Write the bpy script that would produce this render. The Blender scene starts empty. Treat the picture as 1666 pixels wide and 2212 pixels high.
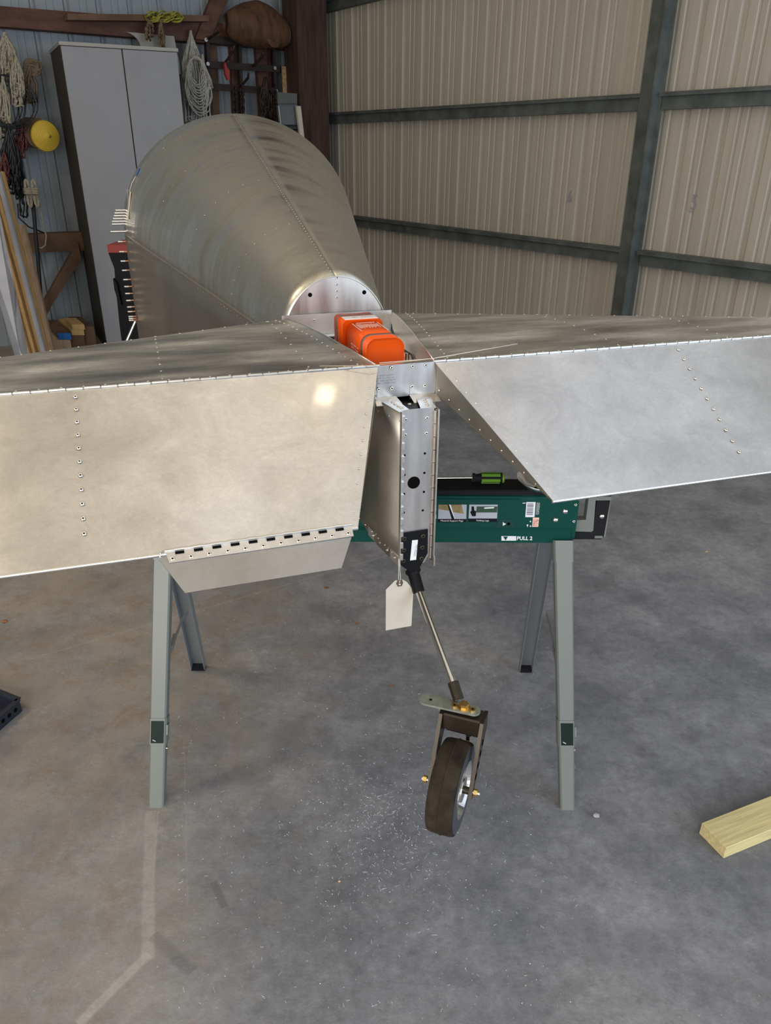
import bpy, math, random
from mathutils import Vector as V, Matrix, noise as mnoise
random.seed(7)
SC = bpy.context.scene
COL = SC.collection

# ------------------------------------------------------------------ camera
FPX, PIT, ROL, CH = 1627.4, .4477, .0055, 1.6
_f = V((0, math.cos(PIT), -math.sin(PIT))); _r = V((1, 0, 0)); _u = _r.cross(_f)
RT = _r*math.cos(ROL) + _u*math.sin(ROL); UP = -_r*math.sin(ROL) + _u*math.cos(ROL)
CAM = V((0, 0, CH))
cd = bpy.data.cameras.new('camera'); cam = bpy.data.objects.new('camera', cd); COL.objects.link(cam)
cd.sensor_fit = 'VERTICAL'; cd.sensor_height = 24; cd.lens = 24*FPX/2212; cd.clip_start = .05; cd.clip_end = 100
cam.matrix_world = Matrix((( RT.x, UP.x, -_f.x, CAM.x), (RT.y, UP.y, -_f.y, CAM.y), (RT.z, UP.z, -_f.z, CAM.z), (0, 0, 0, 1)))
SC.camera = cam
# ------------------------------------------------------------------ exposure, world, lights
SC.view_settings.view_transform = 'Standard'; SC.view_settings.look = 'None'
SC.view_settings.exposure = 0.0; SC.view_settings.gamma = 1; SC.view_settings.use_curve_mapping = False
wd = bpy.data.worlds.new('sky'); SC.world = wd; wd.use_nodes = True
bgn = wd.node_tree.nodes['Background']; bgn.inputs[0].default_value = (.84, .88, 1, 1); bgn.inputs[1].default_value = .20

def area(name, loc, target, sx, sy, power, color):
    l = bpy.data.lights.new(name, 'AREA'); l.shape = 'RECTANGLE'; l.size = sx; l.size_y = sy
    l.energy = power; l.color = color
    o = bpy.data.objects.new(name, l); COL.objects.link(o); o.location = loc
    o.rotation_euler = (V(target)-V(loc)).to_track_quat('-Z', 'Y').to_euler()
    return o
area('door_daylight', (5.2, -1.6, 1.9), (.2, 1.9, .5), 4.6, 3.2, 250, (.66, .81, 1.0))
area('door_daylight', (-1.2, -2.4, 1.8), (.8, 3.0, .5), 4.6, 3.0, 180, (1.0, .965, .92))

# ------------------------------------------------------------------ projection helpers (pixel of the photograph -> point on a real plane)
def ray(x, y): return _f + RT*((x-833)/FPX) - UP*((y-1106)/FPX)
def hit(x, y, P, n):
    d = ray(x, y); return CAM + d*((V(P)-CAM).dot(n)/d.dot(n))
def onz(x, y, z=0.): return hit(x, y, (0, 0, z), V((0, 0, 1)))
def ony(x, y, Y): return hit(x, y, (0, Y, 0), V((0, 1, 0)))
YAW = .3063
U = V((math.cos(YAW), math.sin(YAW), 0)); W = V((-math.sin(YAW), math.cos(YAW), 0)); K = V((0, 0, 1))
O = V((.04097, 1.52143, 0))
def loc(P): d = P-O; return V((d.dot(U), d.dot(W), P.z))
def La(x, y, a): return loc(hit(x, y, O+U*a, U))
def Lf(x, y, f): return loc(hit(x, y, O+W*f, W))
def Lz(x, y, z): return loc(onz(x, y, z))
def L2W(p): return O + U*p[0] + W*p[1] + K*p[2]
# room
RS_ = .87; CORN = V((-.7645*RS_, 10.05*RS_, 0)); CA = .6305
WR = V((-math.sin(CA), math.cos(CA), 0)); WL = V((-math.cos(CA), -math.sin(CA), 0))
NR = V((-math.cos(CA), -math.sin(CA), 0)); NL = V((math.sin(CA), -math.cos(CA), 0))
def onL(x, y, off=0.): return hit(x, y, CORN+NL*off, NL)
def onR(x, y, off=0.): return hit(x, y, CORN+NR*off, NR)

# ------------------------------------------------------------------ materials
def mat(name, col, rough=.5, metal=0., bump=0., bscale=40., var=0., vscale=6., col2=None, stretch=(1, 1, 1), rvar=0., coord='Object', spec=None, detail=5., aniso=0., trans=0., emit=0., bdist=.01):
    m = bpy.data.materials.new(name); m.use_nodes = True; nt = m.node_tree; N = nt.nodes; Lk = nt.links
    b = N['Principled BSDF']; c = tuple(col)+(1,)
    b.inputs['Base Color'].default_value = c; b.inputs['Roughness'].default_value = rough; b.inputs['Metallic'].default_value = metal
    if spec is not None: b.inputs['Specular IOR Level'].default_value = spec
    if aniso: b.inputs['Anisotropic'].default_value = aniso
    if emit: b.inputs['Emission Color'].default_value = c; b.inputs['Emission Strength'].default_value = emit
    if var or bump or rvar or col2:
        tc = N.new('ShaderNodeTexCoord'); mp = N.new('ShaderNodeMapping'); mp.inputs['Scale'].default_value = stretch
        Lk.new(tc.outputs[coord], mp.inputs[0])
        n1 = N.new('ShaderNodeTexNoise'); n1.inputs['Scale'].default_value = vscale; n1.inputs['Detail'].default_value = detail
        Lk.new(mp.outputs[0], n1.inputs['Vector'])
        if var or col2:
            rp = N.new('ShaderNodeValToRGB'); rp.color_ramp.elements[0].position = .32; rp.color_ramp.elements[1].position = .68
            k2 = tuple(col2)+(1,) if col2 else tuple(max(0, x*(1-var)) for x in col)+(1,)
            rp.color_ramp.elements[0].color = k2; rp.color_ramp.elements[1].color = c if col2 else tuple(min(1, x*(1+var*.5)) for x in col)+(1,)
            Lk.new(n1.outputs[0], rp.inputs[0]); Lk.new(rp.outputs[0], b.inputs['Base Color'])
        if rvar:
            mr = N.new('ShaderNodeMapRange'); mr.inputs[1].default_value = .3; mr.inputs[2].default_value = .7
            mr.inputs[3].default_value = rough-rvar; mr.inputs[4].default_value = rough+rvar
            Lk.new(n1.outputs[0], mr.inputs[0]); Lk.new(mr.outputs[0], b.inputs['Roughness'])
        if bump:
            n2 = N.new('ShaderNodeTexNoise'); n2.inputs['Scale'].default_value = bscale; n2.inputs['Detail'].default_value = 4
            Lk.new(mp.outputs[0], n2.inputs['Vector'])
            bp = N.new('ShaderNodeBump'); bp.inputs['Strength'].default_value = bump; bp.inputs['Distance'].default_value = bdist
            Lk.new(n2.outputs[0], bp.inputs['Height']); Lk.new(bp.outputs[0], b.inputs['Normal'])
    return m
M = {}
M['alu'] = mat('aluminium_sheet', (.80, .785, .74), .36, 1, bump=.06, bscale=60, var=.10, vscale=5, rvar=.07, bdist=.002)
M['alu_clean'] = mat('clean_aluminium', (.74, .725, .70), .42, 1, bump=.12, bscale=30, var=.20, vscale=3.6, rvar=.08, bdist=.002, detail=8)
M['alu_tab'] = mat('grey_tab_aluminium', (.43, .43, .43), .45, 1, var=.08, vscale=6, rvar=.05)
M['alu_stab'] = mat('scuffed_aluminium', (.76, .745, .69), .42, 1, var=.30, vscale=3.2, stretch=(1, 3.2, 1), rvar=.10, bump=.05, bscale=50, bdist=.002, detail=7)
M['alu_edge'] = mat('bright_aluminium', (.86, .85, .82), .28, 1)
M['alu_shade'] = mat('shaded_aluminium', (.34, .32, .28), .45, 1, var=.12, vscale=4, rvar=.05)  # same metal, darkened: shade of inner ends and undersides put into the colour
M['alu_web'] = mat('spar_aluminium', (.74, .69, .64), .32, 1, var=.1, vscale=9, stretch=(4, 4, .5), rvar=.06)
_c = M['alu_clean'].node_tree.nodes['Principled BSDF']; _c.inputs['Coat Weight'].default_value = .25; _c.inputs['Coat Roughness'].default_value = .07
M['rivet'] = mat('rivet_metal', (.78, .75, .68), .25, 1)
M['dark'] = mat('dark_hole', (.006, .006, .006), .9, spec=0)
M['black'] = mat('black_powder_coat', (.007, .007, .009), .42, 0, spec=.18)
M['black_sat'] = mat('black_anodised', (.055, .042, .030), .36, .6)
M['black_rub'] = mat('black_rubber', (.012, .012, .014), .75, spec=.2, bump=.2, bscale=200, bdist=.001)
M['strapm'] = mat('dull_steel_strap', (.20, .18, .165), .5, .7)
M['steel'] = mat('polished_steel', (.72, .70, .66), .22, 1)
M['zinc'] = mat('zinc_plated_steel', (.48, .50, .42), .45, .8, var=.25, vscale=60)
M['gold'] = mat('gold_cadmium_bolt', (.80, .55, .20), .34, 1)
M['hub'] = mat('machined_hub', (.86, .87, .88), .22, 1)
M['tire'] = mat('worn_tyre_rubber', (.038, .028, .018), .8, spec=.2, var=.55, vscale=22, bump=.25, bscale=120, bdist=.001)
M['tire_side'] = mat('tyre_sidewall', (.055, .06, .068), .5)
M['orange'] = mat('orange_plastic', (.74, .085, .003), .38, spec=.3)
M['orange2'] = mat('faded_orange_label', (.72, .16, .06), .4)
M['white'] = mat('white_print', (.8, .8, .8), .5)
M['pinkprint'] = mat('pale_print', (.88, .55, .45), .5)
M['greyprint'] = mat('grey_print', (.30, .30, .33), .6)
M['green'] = mat('green_steel_paint', (.002, .056, .041), .38, spec=.25)
M['lime'] = mat('lime_green_plastic', (.14, .32, .03), .4)
M['grey_paint'] = mat('grey_steel_paint', (.215, .23, .21), .42, .25, bump=.1, bscale=300, bdist=.0005)
M['grey_in'] = mat('galvanised_channel', (.30, .32, .34), .45, .5)
M['blackwin'] = mat('dark_green_window', (.006, .018, .014), .12, spec=.6)
M['manila'] = mat('manila_card', (.56, .51, .42), .8, var=.06, vscale=30)
M['brownpaper'] = mat('brown_patch', (.10, .065, .05), .7)
M['string'] = mat('white_string', (.65, .62, .55), .8)
M['pine'] = mat('pine_board', (.70, .58, .28), .6, var=.22, vscale=10, stretch=(.6, 10, 10), bump=.1, bscale=30)
M['pine_warm'] = mat('warm_pine', (.60, .39, .17), .6, var=.2, vscale=6, stretch=(8, 8, .6))
M['pine_pink'] = mat('weathered_pine', (.50, .36, .25), .6, var=.2, vscale=6, stretch=(8, 8, .6))
M['pine_pale'] = mat('bluish_pale_board', (.50, .52, .58), .6, var=.15, vscale=4)
M['redwood'] = mat('red_brown_timber', (.115, .052, .038), .8, var=.4, vscale=5, stretch=(1, 1, 4), bump=.3, bscale=30)
M['brownwood'] = mat('brown_timber', (.14, .08, .046), .8, var=.35, vscale=6, bump=.3, bscale=30)
M['postwood'] = mat('dark_post_timber', (.060, .030, .020), .85, var=.5, vscale=8, stretch=(4, 4, .4), bump=.4, bscale=20)
M['darksteel'] = mat('rusty_dark_steel', (.035, .022, .018), .6, .3, var=.3, vscale=14)
M['cabinet'] = mat('cabinet_paint', (.275, .28, .295), .55, var=.07, vscale=3)
M['cabshade'] = mat('shaded_cabinet_side', (.050, .042, .033), .8)  # dark tone carries the shade on the side turned from the daylight
M['rope'] = mat('tan_rope', (.40, .36, .27), .9, var=.3, vscale=90)
M['rope_w'] = mat('white_rope', (.42, .41, .37), .9, var=.3, vscale=90)
M['rope_b'] = mat('brown_twine', (.17, .12, .075), .9)
M['cord'] = mat('black_cord', (.015, .017, .02), .5)
M['cord_r'] = mat('red_brown_cord', (.12, .035, .035), .6)
M['yellow'] = mat('yellow_straw', (.62, .42, .04), .5, bump=.5, bscale=60)
M['ylw_rope'] = mat('yellow_green_rope', (.30, .29, .04), .7)
M['sack'] = mat('brown_sack', (.10, .045, .018), .75, var=.5, vscale=5, stretch=(5, 5, 1), bump=.4, bscale=14)
M['osb'] = mat('osb_strip', (.36, .22, .10), .8, var=.45, vscale=35)
M['red'] = mat('red_paint', (.32, .035, .025), .45)
M['blue'] = mat('blue_tape', (.02, .16, .55), .5)
M['cleco'] = mat('cleco_silver', (.8, .8, .78), .25, 1)
M['copper'] = mat('cleco_copper', (.75, .38, .22), .3, 1)
M['shelfgrey'] = mat('grey_sheet_metal', (.16, .175, .18), .5, .4)
M['board'] = mat('off_white_board', (.36, .35, .33), .7)
M['bluegrey'] = mat('dark_crate_plastic', (.018, .022, .034), .45)
M['leaf'] = mat('dry_leaf', (.28, .12, .05), .8)
M['pebble'] = mat('pebble', (.55, .40, .22), .8)
M['foil'] = mat('crumpled_plastic', (.42, .38, .40), .4, bump=.5, bscale=90)
M['swarf'] = mat('aluminium_swarf', (.95, .96, 1), .4, .3)
M['straw'] = mat('dry_grass', (.50, .42, .27), .8)
M['girt'] = mat('grey_green_girt', (.115, .13, .12), .6, .2, var=.35, vscale=9)
M['ceil'] = mat('ceiling_sheet', (.52, .51, .48), .7)
M['wall_l'] = mat('pale_blue_wall_sheet', (.27, .305, .335), .5, var=.14, vscale=2)

def add_fine(m, scale, lo, hi, stretch=(1, 1, 1), scratch=0.):
    nt = m.node_tree; N = nt.nodes; L = nt.links; b = N['Principled BSDF']; src = b.inputs['Base Color'].links[0].from_socket
    tc = N.new('ShaderNodeTexCoord'); mp = N.new('ShaderNodeMapping'); mp.inputs['Scale'].default_value = stretch; L.new(tc.outputs['Object'], mp.inputs[0])
    n = N.new('ShaderNodeTexNoise'); n.inputs['Scale'].default_value = scale; n.inputs['Detail'].default_value = 10; n.inputs['Roughness'].default_value = .8; n.inputs['Distortion'].default_value = .6; L.new(mp.outputs[0], n.inputs['Vector'])
    r = N.new('ShaderNodeMapRange'); r.inputs[1].default_value = .35; r.inputs[2].default_value = .65; r.inputs[3].default_value = lo; r.inputs[4].default_value = hi; L.new(n.outputs[0], r.inputs[0])
    x = N.new('ShaderNodeMix'); x.data_type = 'RGBA'; x.blend_type = 'MULTIPLY'; x.inputs[0].default_value = 1; L.new(src, x.inputs[6]); L.new(r.outputs[0], x.inputs[7]); L.new(x.outputs[2], b.inputs['Base Color'])
add_fine(M['alu_clean'], 9, .86, 1.08, (1, 1, 1)); add_fine(M['alu_clean'], 90, .93, 1.05, (1, 2, 1))
add_fine(M['alu_stab'], 6, .66, 1.12, (1, 4, 1)); add_fine(M['alu_stab'], 70, .92, 1.05, (1, 1, 1))
add_fine(M['alu_tab'], 40, .93, 1.05)

# right wall: greige sheets with dirt runs and rust
def wall_material():
    m = mat('greige_wall_sheet', (.43, .385, .30), .55); nt = m.node_tree; N = nt.nodes; L = nt.links; b = N['Principled BSDF']
    tc = N.new('ShaderNodeTexCoord'); mp = N.new('ShaderNodeMapping'); mp.inputs['Scale'].default_value = (14, 14, .7)
    L.new(tc.outputs['Object'], mp.inputs[0])
    n = N.new('ShaderNodeTexNoise'); n.inputs['Scale'].default_value = 1.; n.inputs['Detail'].default_value = 6; L.new(mp.outputs[0], n.inputs['Vector'])
    r = N.new('ShaderNodeValToRGB'); r.color_ramp.elements[0].position = .3; r.color_ramp.elements[1].position = .7
    r.color_ramp.elements[0].color = (.40, .365, .29, 1); r.color_ramp.elements[1].color = (.50, .46, .38, 1); L.new(n.outputs[0], r.inputs[0])
    n2 = N.new('ShaderNodeTexNoise'); n2.inputs['Scale'].default_value = 1.3; n2.inputs['Detail'].default_value = 8; L.new(tc.outputs['Object'], n2.inputs['Vector'])
    r2 = N.new('ShaderNodeValToRGB'); r2.color_ramp.elements[0].position = .66; r2.color_ramp.elements[1].position = .78
    r2.color_ramp.elements[0].color = (0, 0, 0, 1); r2.color_ramp.elements[1].color = (.55, .55, .55, 1); L.new(n2.outputs[0], r2.inputs[0])
    mx = N.new('ShaderNodeMix'); mx.data_type = 'RGBA'; L.new(r2.outputs[0], mx.inputs[0]); L.new(r.outputs[0], mx.inputs[6]); mx.inputs[7].default_value = (.25, .15, .07, 1)
    L.new(mx.outputs[2], b.inputs['Base Color']); return m
M['wall_r'] = wall_material()

# fuselage: swirls polished around the skin (uv: u around, v along)
def fus_material(name, dark, light, sc=(1.3, 13), rough=(.26, .5)):
    m = mat(name, light, .35, 1); nt = m.node_tree; N = nt.nodes; L = nt.links; b = N['Principled BSDF']
    tc = N.new('ShaderNodeTexCoord'); mp = N.new('ShaderNodeMapping'); mp.inputs['Scale'].default_value = (sc[0], sc[1], 1)
    L.new(tc.outputs['UV'], mp.inputs[0])
    nd = N.new('ShaderNodeTexNoise'); nd.inputs['Scale'].default_value = 1.2; L.new(tc.outputs['UV'], nd.inputs['Vector'])
    mm = N.new('ShaderNodeVectorMath'); mm.operation = 'MULTIPLY_ADD'; mm.inputs[1].default_value = (.8, 2.2, 0); L.new(nd.outputs['Color'], mm.inputs[0]); L.new(mp.outputs[0], mm.inputs[2])
    n = N.new('ShaderNodeTexNoise'); n.inputs['Scale'].default_value = 1.; n.inputs['Detail'].default_value = 5; n.inputs['Roughness'].default_value = .6
    L.new(mm.outputs[0], n.inputs['Vector'])
    r = N.new('ShaderNodeValToRGB'); r.color_ramp.elements[0].position = .36; r.color_ramp.elements[1].position = .64
    r.color_ramp.elements[0].color = tuple(dark)+(1,); r.color_ramp.elements[1].color = tuple(light)+(1,)
    L.new(n.outputs[0], r.inputs[0]); L.new(r.outputs[0], b.inputs['Base Color'])
    mr = N.new('ShaderNodeMapRange'); mr.inputs[1].default_value = .35; mr.inputs[2].default_value = .65; mr.inputs[3].default_value = rough[1]; mr.inputs[4].default_value = rough[0]
    L.new(n.outputs[0], mr.inputs[0]); L.new(mr.outputs[0], b.inputs['Roughness'])
    return m
M['deck'] = fus_material('swirl_polished_aluminium', (.46, .45, .39), (.92, .89, .80), (1.1, 8.5), (.24, .5))
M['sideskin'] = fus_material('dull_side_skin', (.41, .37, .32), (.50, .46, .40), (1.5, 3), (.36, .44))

def floor_material():
    m = bpy.data.materials.new('stained_concrete'); m.use_nodes = True; nt = m.node_tree; N = nt.nodes; L = nt.links; b = N['Principled BSDF']
    b.inputs['Roughness'].default_value = .62; b.inputs['Specular IOR Level'].default_value = .35
    tc = N.new('ShaderNodeTexCoord'); P = tc.outputs['Object']
    def nz(scale, det=6, rough=.55, src=None, dist=0.):
        n = N.new('ShaderNodeTexNoise'); n.inputs['Scale'].default_value = scale; n.inputs['Detail'].default_value = det; n.inputs['Roughness'].default_value = rough
        n.inputs['Distortion'].default_value = dist
        L.new(src or P, n.inputs['Vector']); return n.outputs[0]
    def ramp(src, p0, c0, p1, c1):
        r = N.new('ShaderNodeValToRGB'); e = r.color_ramp.elements; e[0].position = p0; e[1].position = p1
        f = lambda c: (c, c, c, 1) if isinstance(c, (int, float)) else tuple(c)+(1,)
        e[0].color = f(c0); e[1].color = f(c1); L.new(src, r.inputs[0]); return r.outputs[0]
    def mix(fac, a, bb):
        x = N.new('ShaderNodeMix'); x.data_type = 'RGBA'
        if isinstance(fac, (int, float)): x.inputs[0].default_value = fac
        else: L.new(fac, x.inputs[0])
        for i, v in ((6, a), (7, bb)):
            if isinstance(v, tuple): x.inputs[i].default_value = v+(1,)
            else: L.new(v, x.inputs[i])
        return x.outputs[2]
    def math_(op, a, bb=None, clamp=False):
        x = N.new('ShaderNodeMath'); x.operation = op; x.use_clamp = clamp
        for i, v in ((0, a), (1, bb)):
            if v is None: continue
            if isinstance(v, (int, float)): x.inputs[i].default_value = v
            else: L.new(v, x.inputs[i])
        return x.outputs[0]
    base = ramp(nz(2.6, 9, .68), .34, (.172, .178, .198), .66, (.350, .350, .362))
    fine = ramp(nz(30, 8, .8), .3, .66, .7, 1.18)
    mul = N.new('ShaderNodeMix'); mul.data_type = 'RGBA'; mul.blend_type = 'MULTIPLY'; mul.inputs[0].default_value = 1
    L.new(base, mul.inputs[6]); L.new(fine, mul.inputs[7]); c = mul.outputs[2]
    # dark grey stains
    c = mix(math_('MULTIPLY', ramp(nz(5.5, 8, .7, dist=.4), .47, 0., .68, 1.), .62), c, (.125, .126, .14))
    c = mix(math_('MULTIPLY', ramp(nz(26, 10, .82, dist=.3), .55, 0., .66, 1.), .5), c, (.115, .112, .11))
    # dusty brown dirt towards the left of the slab
    sx = N.new('ShaderNodeSeparateXYZ'); L.new(P, sx.inputs[0])
    left = N.new('ShaderNodeMapRange'); left.inputs[1].default_value = -.05; left.inputs[2].default_value = -.75; left.inputs[3].default_value = .05; left.inputs[4].default_value = .8
    L.new(sx.outputs[0], left.inputs[0])
    c = mix(math_('MULTIPLY', left.outputs[0], ramp(nz(3.2, 8, .65), .35, .1, .65, .95)), c, (.36, .315, .255))
    c = mix(math_('MULTIPLY', left.outputs[0], math_('MULTIPLY', ramp(nz(7, 10, .8, dist=.5), .5, 0., .64, 1.), .75)), c, (.245, .175, .105))
    # scraped pale lines and joints, each a straight band between two points of the slab
    def band(p0, p1, wd, soft, col, k, wob=.004):
        nonlocal c
        p0 = onz(*p0); p1 = onz(*p1); d = (p1-p0); ln = d.length; d = d/ln; n = V((-d.y, d.x, 0))
        s = N.new('ShaderNodeVectorMath'); s.operation = 'SUBTRACT'; L.new(P, s.inputs[0]); s.inputs[1].default_value = p0
        def dot(v):
            t = N.new('ShaderNodeVectorMath'); t.operation = 'DOT_PRODUCT'; L.new(s.outputs[0], t.inputs[0]); t.inputs[1].default_value = v; return t.outputs['Value']
        al = dot(d); ac = math_('ABSOLUTE', math_('ADD', dot(n), math_('MULTIPLY', math_('SUBTRACT', nz(9, 3), .5), wob*2)))
        a = N.new('ShaderNodeMapRange'); L.new(ac, a.inputs[0]); a.inputs[1].default_value = wd; a.inputs[2].default_value = wd+soft; a.inputs[3].default_value = 1; a.inputs[4].default_value = 0
        e0 = math_('GREATER_THAN', al, 0.); e1 = math_('LESS_THAN', al, ln)
        c = mix(math_('MULTIPLY', math_('MULTIPLY', a.outputs[0], math_('MULTIPLY', e0, e1)), math_('MULTIPLY', ramp(nz(30, 5, .7), .3, .4, .6, 1.), k)), c, col)
    band((326, 1752), (318, 2075), .011, .006, (.40, .375, .345), .8)
    band((342, 1752), (326, 1960), .0012, .002, (.40, .37, .33), .8)
    band((322, 2060), (168, 2212), .007, .007, (.46, .43, .39), .8)
    band((398, 1600), (405, 1950), .0006, .0015, (.36, .33, .29), .7)
    band((385, 1930), (385, 1700), .0005, .002, (.34, .31, .28), .4)
    band((60, 1425), (1666, 960), .0012, .003, (.40, .38, .35), .55, .003)
    band((330, 2020), (415, 2100), .008, .01, (.14, .135, .13), .5)
    band((462, 1905), (485, 1960), .006, .006, (.13, .125, .12), .6)
    # white flecks
    vo = N.new('ShaderNodeTexVoronoi'); vo.inputs['Scale'].default_value = 55; L.new(P, vo.inputs['Vector'])
    fl = math_('MULTIPLY', math_('LESS_THAN', vo.outputs['Distance'], .09), ramp(nz(6, 4), .45, 0., .6, 1.))
    c = mix(math_('MULTIPLY', fl, .5), c, (.6, .58, .55))
    L.new(c, b.inputs['Base Color'])
    bp = N.new('ShaderNodeBump'); bp.inputs['Strength'].default_value = .5; bp.inputs['Distance'].default_value = .006
    L.new(nz(60, 8, .8), bp.inputs['Height']); L.new(bp.outputs[0], b.inputs['Normal'])
    return m
M['floor'] = floor_material()

# ------------------------------------------------------------------ mesh building
ROOTM = {}
def tag(o, label=None, cat=None, group=None, kind=None):
    if label: o['label'] = label
    if cat: o['category'] = cat
    if group: o['group'] = group
    if kind: o['kind'] = kind
    return o
def empty(name, at, rz=0., **k):
    o = bpy.data.objects.new(name, None); COL.objects.link(o); o.location = at; o.rotation_euler = (0, 0, rz)
    o.empty_display_size = .1
    ROOTM[o.name] = Matrix.Translation(V(at)) @ Matrix.Rotation(rz, 4, 'Z'); return tag(o, **k)
def inv_of(p, local):
    if p is None or local: return None
    r = p
    while r.parent: r = r.parent
    return ROOTM[r.name].inverted() if r.name in ROOTM else None
class MB:
    def __init__(s): s.v = []; s.f = []; s.m = []; s.mats = []; s.uv = {}; s.sm = []
    def mi(s, m):
        m = M[m] if isinstance(m, str) else m
        if m not in s.mats: s.mats.append(m)
        return s.mats.index(m)
    def add(s, vs, fs, m, smooth=False):
        b = len(s.v); k = s.mi(m); s.v += [V(p) for p in vs]
        for f in fs: s.f.append([b+i for i in f]); s.m.append(k); s.sm.append(smooth)
        return s
    def box(s, c, X, Y, Z, m, bev=0.):      # centre and half-axis vectors
        c, X, Y, Z = V(c), V(X), V(Y), V(Z)
        if bev <= 0:
            vs = [c+X*a+Y*b+Z*d for d in (-1, 1) for b in (-1, 1) for a in (-1, 1)]
            return s.add(vs, [(0, 2, 3, 1), (4, 5, 7, 6), (0, 1, 5, 4), (2, 6, 7, 3), (0, 4, 6, 2), (1, 3, 7, 5)], m)
        lx, ly, lz = X.length, Y.length, Z.length; bx, by, bz = 1-bev/lx, 1-bev/ly, 1-bev/lz
        vs = []; ix = {}
        for a in (-1, 1):
            for b in (-1, 1):
                for d in (-1, 1):
                    for t, (p, q, r) in enumerate(((1, by, bz), (bx, 1, bz), (bx, by, 1))):
                        ix[(a, b, d, t)] = len(vs); vs.append(c+X*a*p+Y*b*q+Z*d*r)
        fs = []
        for sg in (-1, 1):
            fs.append([ix[(sg, b, d, 0)] for b, d in ((-1, -1), (1, -1), (1, 1), (-1, 1))][::sg])
            fs.append([ix[(a, sg, d, 1)] for a, d in ((-1, -1), (-1, 1), (1, 1), (1, -1))][::sg])
            fs.append([ix[(a, b, sg, 2)] for a, b in ((-1, -1), (1, -1), (1, 1), (-1, 1))][::sg])
        for a in (-1, 1):
            for b in (-1, 1):
                fs.append([ix[(a, b, -1, 0)], ix[(a, b, 1, 0)], ix[(a, b, 1, 1)], ix[(a, b, -1, 1)]])
                fs.append([ix[(a, -1, b, 0)], ix[(a, 1, b, 0)], ix[(a, 1, b, 2)], ix[(a, -1, b, 2)]])
                fs.append([ix[(-1, a, b, 1)], ix[(1, a, b, 1)], ix[(1, a, b, 2)], ix[(-1, a, b, 2)]])
                for d in (-1, 1): fs.append([ix[(a, b, d, t)] for t in (0, 1, 2)])
        return s.add(vs, fs, m)
    def aabb(s, x0, x1, y0, y1, z0, z1, m, bev=0.):
        return s.box(((x0+x1)/2, (y0+y1)/2, (z0+z1)/2), ((x1-x0)/2, 0, 0), (0, (y1-y0)/2, 0), (0, 0, (z1-z0)/2), m, bev)
    def prism(s, poly, off, m):             # polygon extruded by a vector
        n = len(poly); poly = [V(p) for p in poly]; off = V(off)
        s.add(poly+[p+off for p in poly], [tuple(range(n))[::-1], tuple(range(n, 2*n))] + [(i, (i+1) % n, n+(i+1) % n, n+i) for i in range(n)], m); return s
    def bar(s, p0, p1, w, h, m, up=(0, 0, 1), bev=0.):  # beam between two points
        p0, p1 = V(p0), V(p1); d = (p1-p0); D = d.normalized(); X = D.cross(V(up)).normalized(); Y = X.cross(D)
        return s.box((p0+p1)/2, d/2, X*w/2, Y*h/2, m, bev)
    def cyl(s, p0, p1, r, m, n=12, r1=None, cap=True, smooth=True):
        p0, p1 = V(p0), V(p1); r1 = r if r1 is None else r1; d = (p1-p0).normalized()
        a = d.orthogonal().normalized(); b = d.cross(a)
        vs = [p0+(a*math.cos(t)+b*math.sin(t))*r for t in [2*math.pi*i/n for i in range(n)]] + [p1+(a*math.cos(t)+b*math.sin(t))*r1 for t in [2*math.pi*i/n for i in range(n)]]
        s.add(vs, [(i, (i+1) % n, n+(i+1) % n, n+i) for i in range(n)], m, smooth)
        if cap: s.add(vs, [tuple(range(n))[::-1], tuple(range(n, 2*n))], m)
        return s
    def tube(s, pts, r, m, n=5):
        pts = [V(p) for p in pts]; vs = []; k = len(pts); prev = None
        for i, p in enumerate(pts):
            d = (pts[min(i+1, k-1)]-pts[max(i-1, 0)])
            d = d.normalized() if d.length > 1e-9 else V((0, 0, 1))
            a = d.orthogonal().normalized() if prev is None else (prev-d*prev.dot(d)).normalized()
            prev = a; b = d.cross(a)
            vs += [p+(a*math.cos(2*math.pi*j/n)+b*math.sin(2*math.pi*j/n))*r for j in range(n)]
        fs = [(i*n+j, i*n+(j+1) % n, (i+1)*n+(j+1) % n, (i+1)*n+j) for i in range(k-1) for j in range(n)]
        fs += [tuple(range(n))[::-1], tuple(range((k-1)*n, k*n))]
        return s.add(vs, fs, m, True)
    def lathe(s, c, ax, prof, m, n=32, mats=None):  # prof: (offset along axis, radius)
        c = V(c); ax = V(ax).normalized(); a = ax.orthogonal().normalized(); b = ax.cross(a)
        vs = [c+ax*h+(a*math.cos(2*math.pi*j/n)+b*math.sin(2*math.pi*j/n))*r for h, r in prof for j in range(n)]
        for i in range(len(prof)-1):
            s.add([], [], m)
        base = len(s.v); s.v += vs
        for i in range(len(prof)-1):
            k = s.mi(mats[i] if mats else m)
            for j in range(n):
                s.f.append([base+i*n+j, base+i*n+(j+1) % n, base+(i+1)*n+(j+1) % n, base+(i+1)*n+j]); s.m.append(k); s.sm.append(False)
        return s
    def rivet(s, p, nrm, r=.003, m='rivet', hole=True, seg=8, h=.45):
        p = V(p); d = V(nrm).normalized(); a = d.orthogonal().normalized(); b = d.cross(a)
        rings = ((1, 0), (.85, h*.7), (.45, h), (.36, h*.35)) if hole else ((1, 0), (.8, h*.7), (.35, h))
        vs = [p+d*(z*r)+(a*math.cos(2*math.pi*j/seg)+b*math.sin(2*math.pi*j/seg))*(q*r) for q, z in rings for j in range(seg)]
        k = len(rings)
        s.add(vs, [(i*seg+j, i*seg+(j+1) % seg, (i+1)*seg+(j+1) % seg, (i+1)*seg+j) for i in range(k-1) for j in range(seg)], m, True)
        return s.add(vs[-seg:], [tuple(range(seg))], 'dark' if hole else m)
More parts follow.
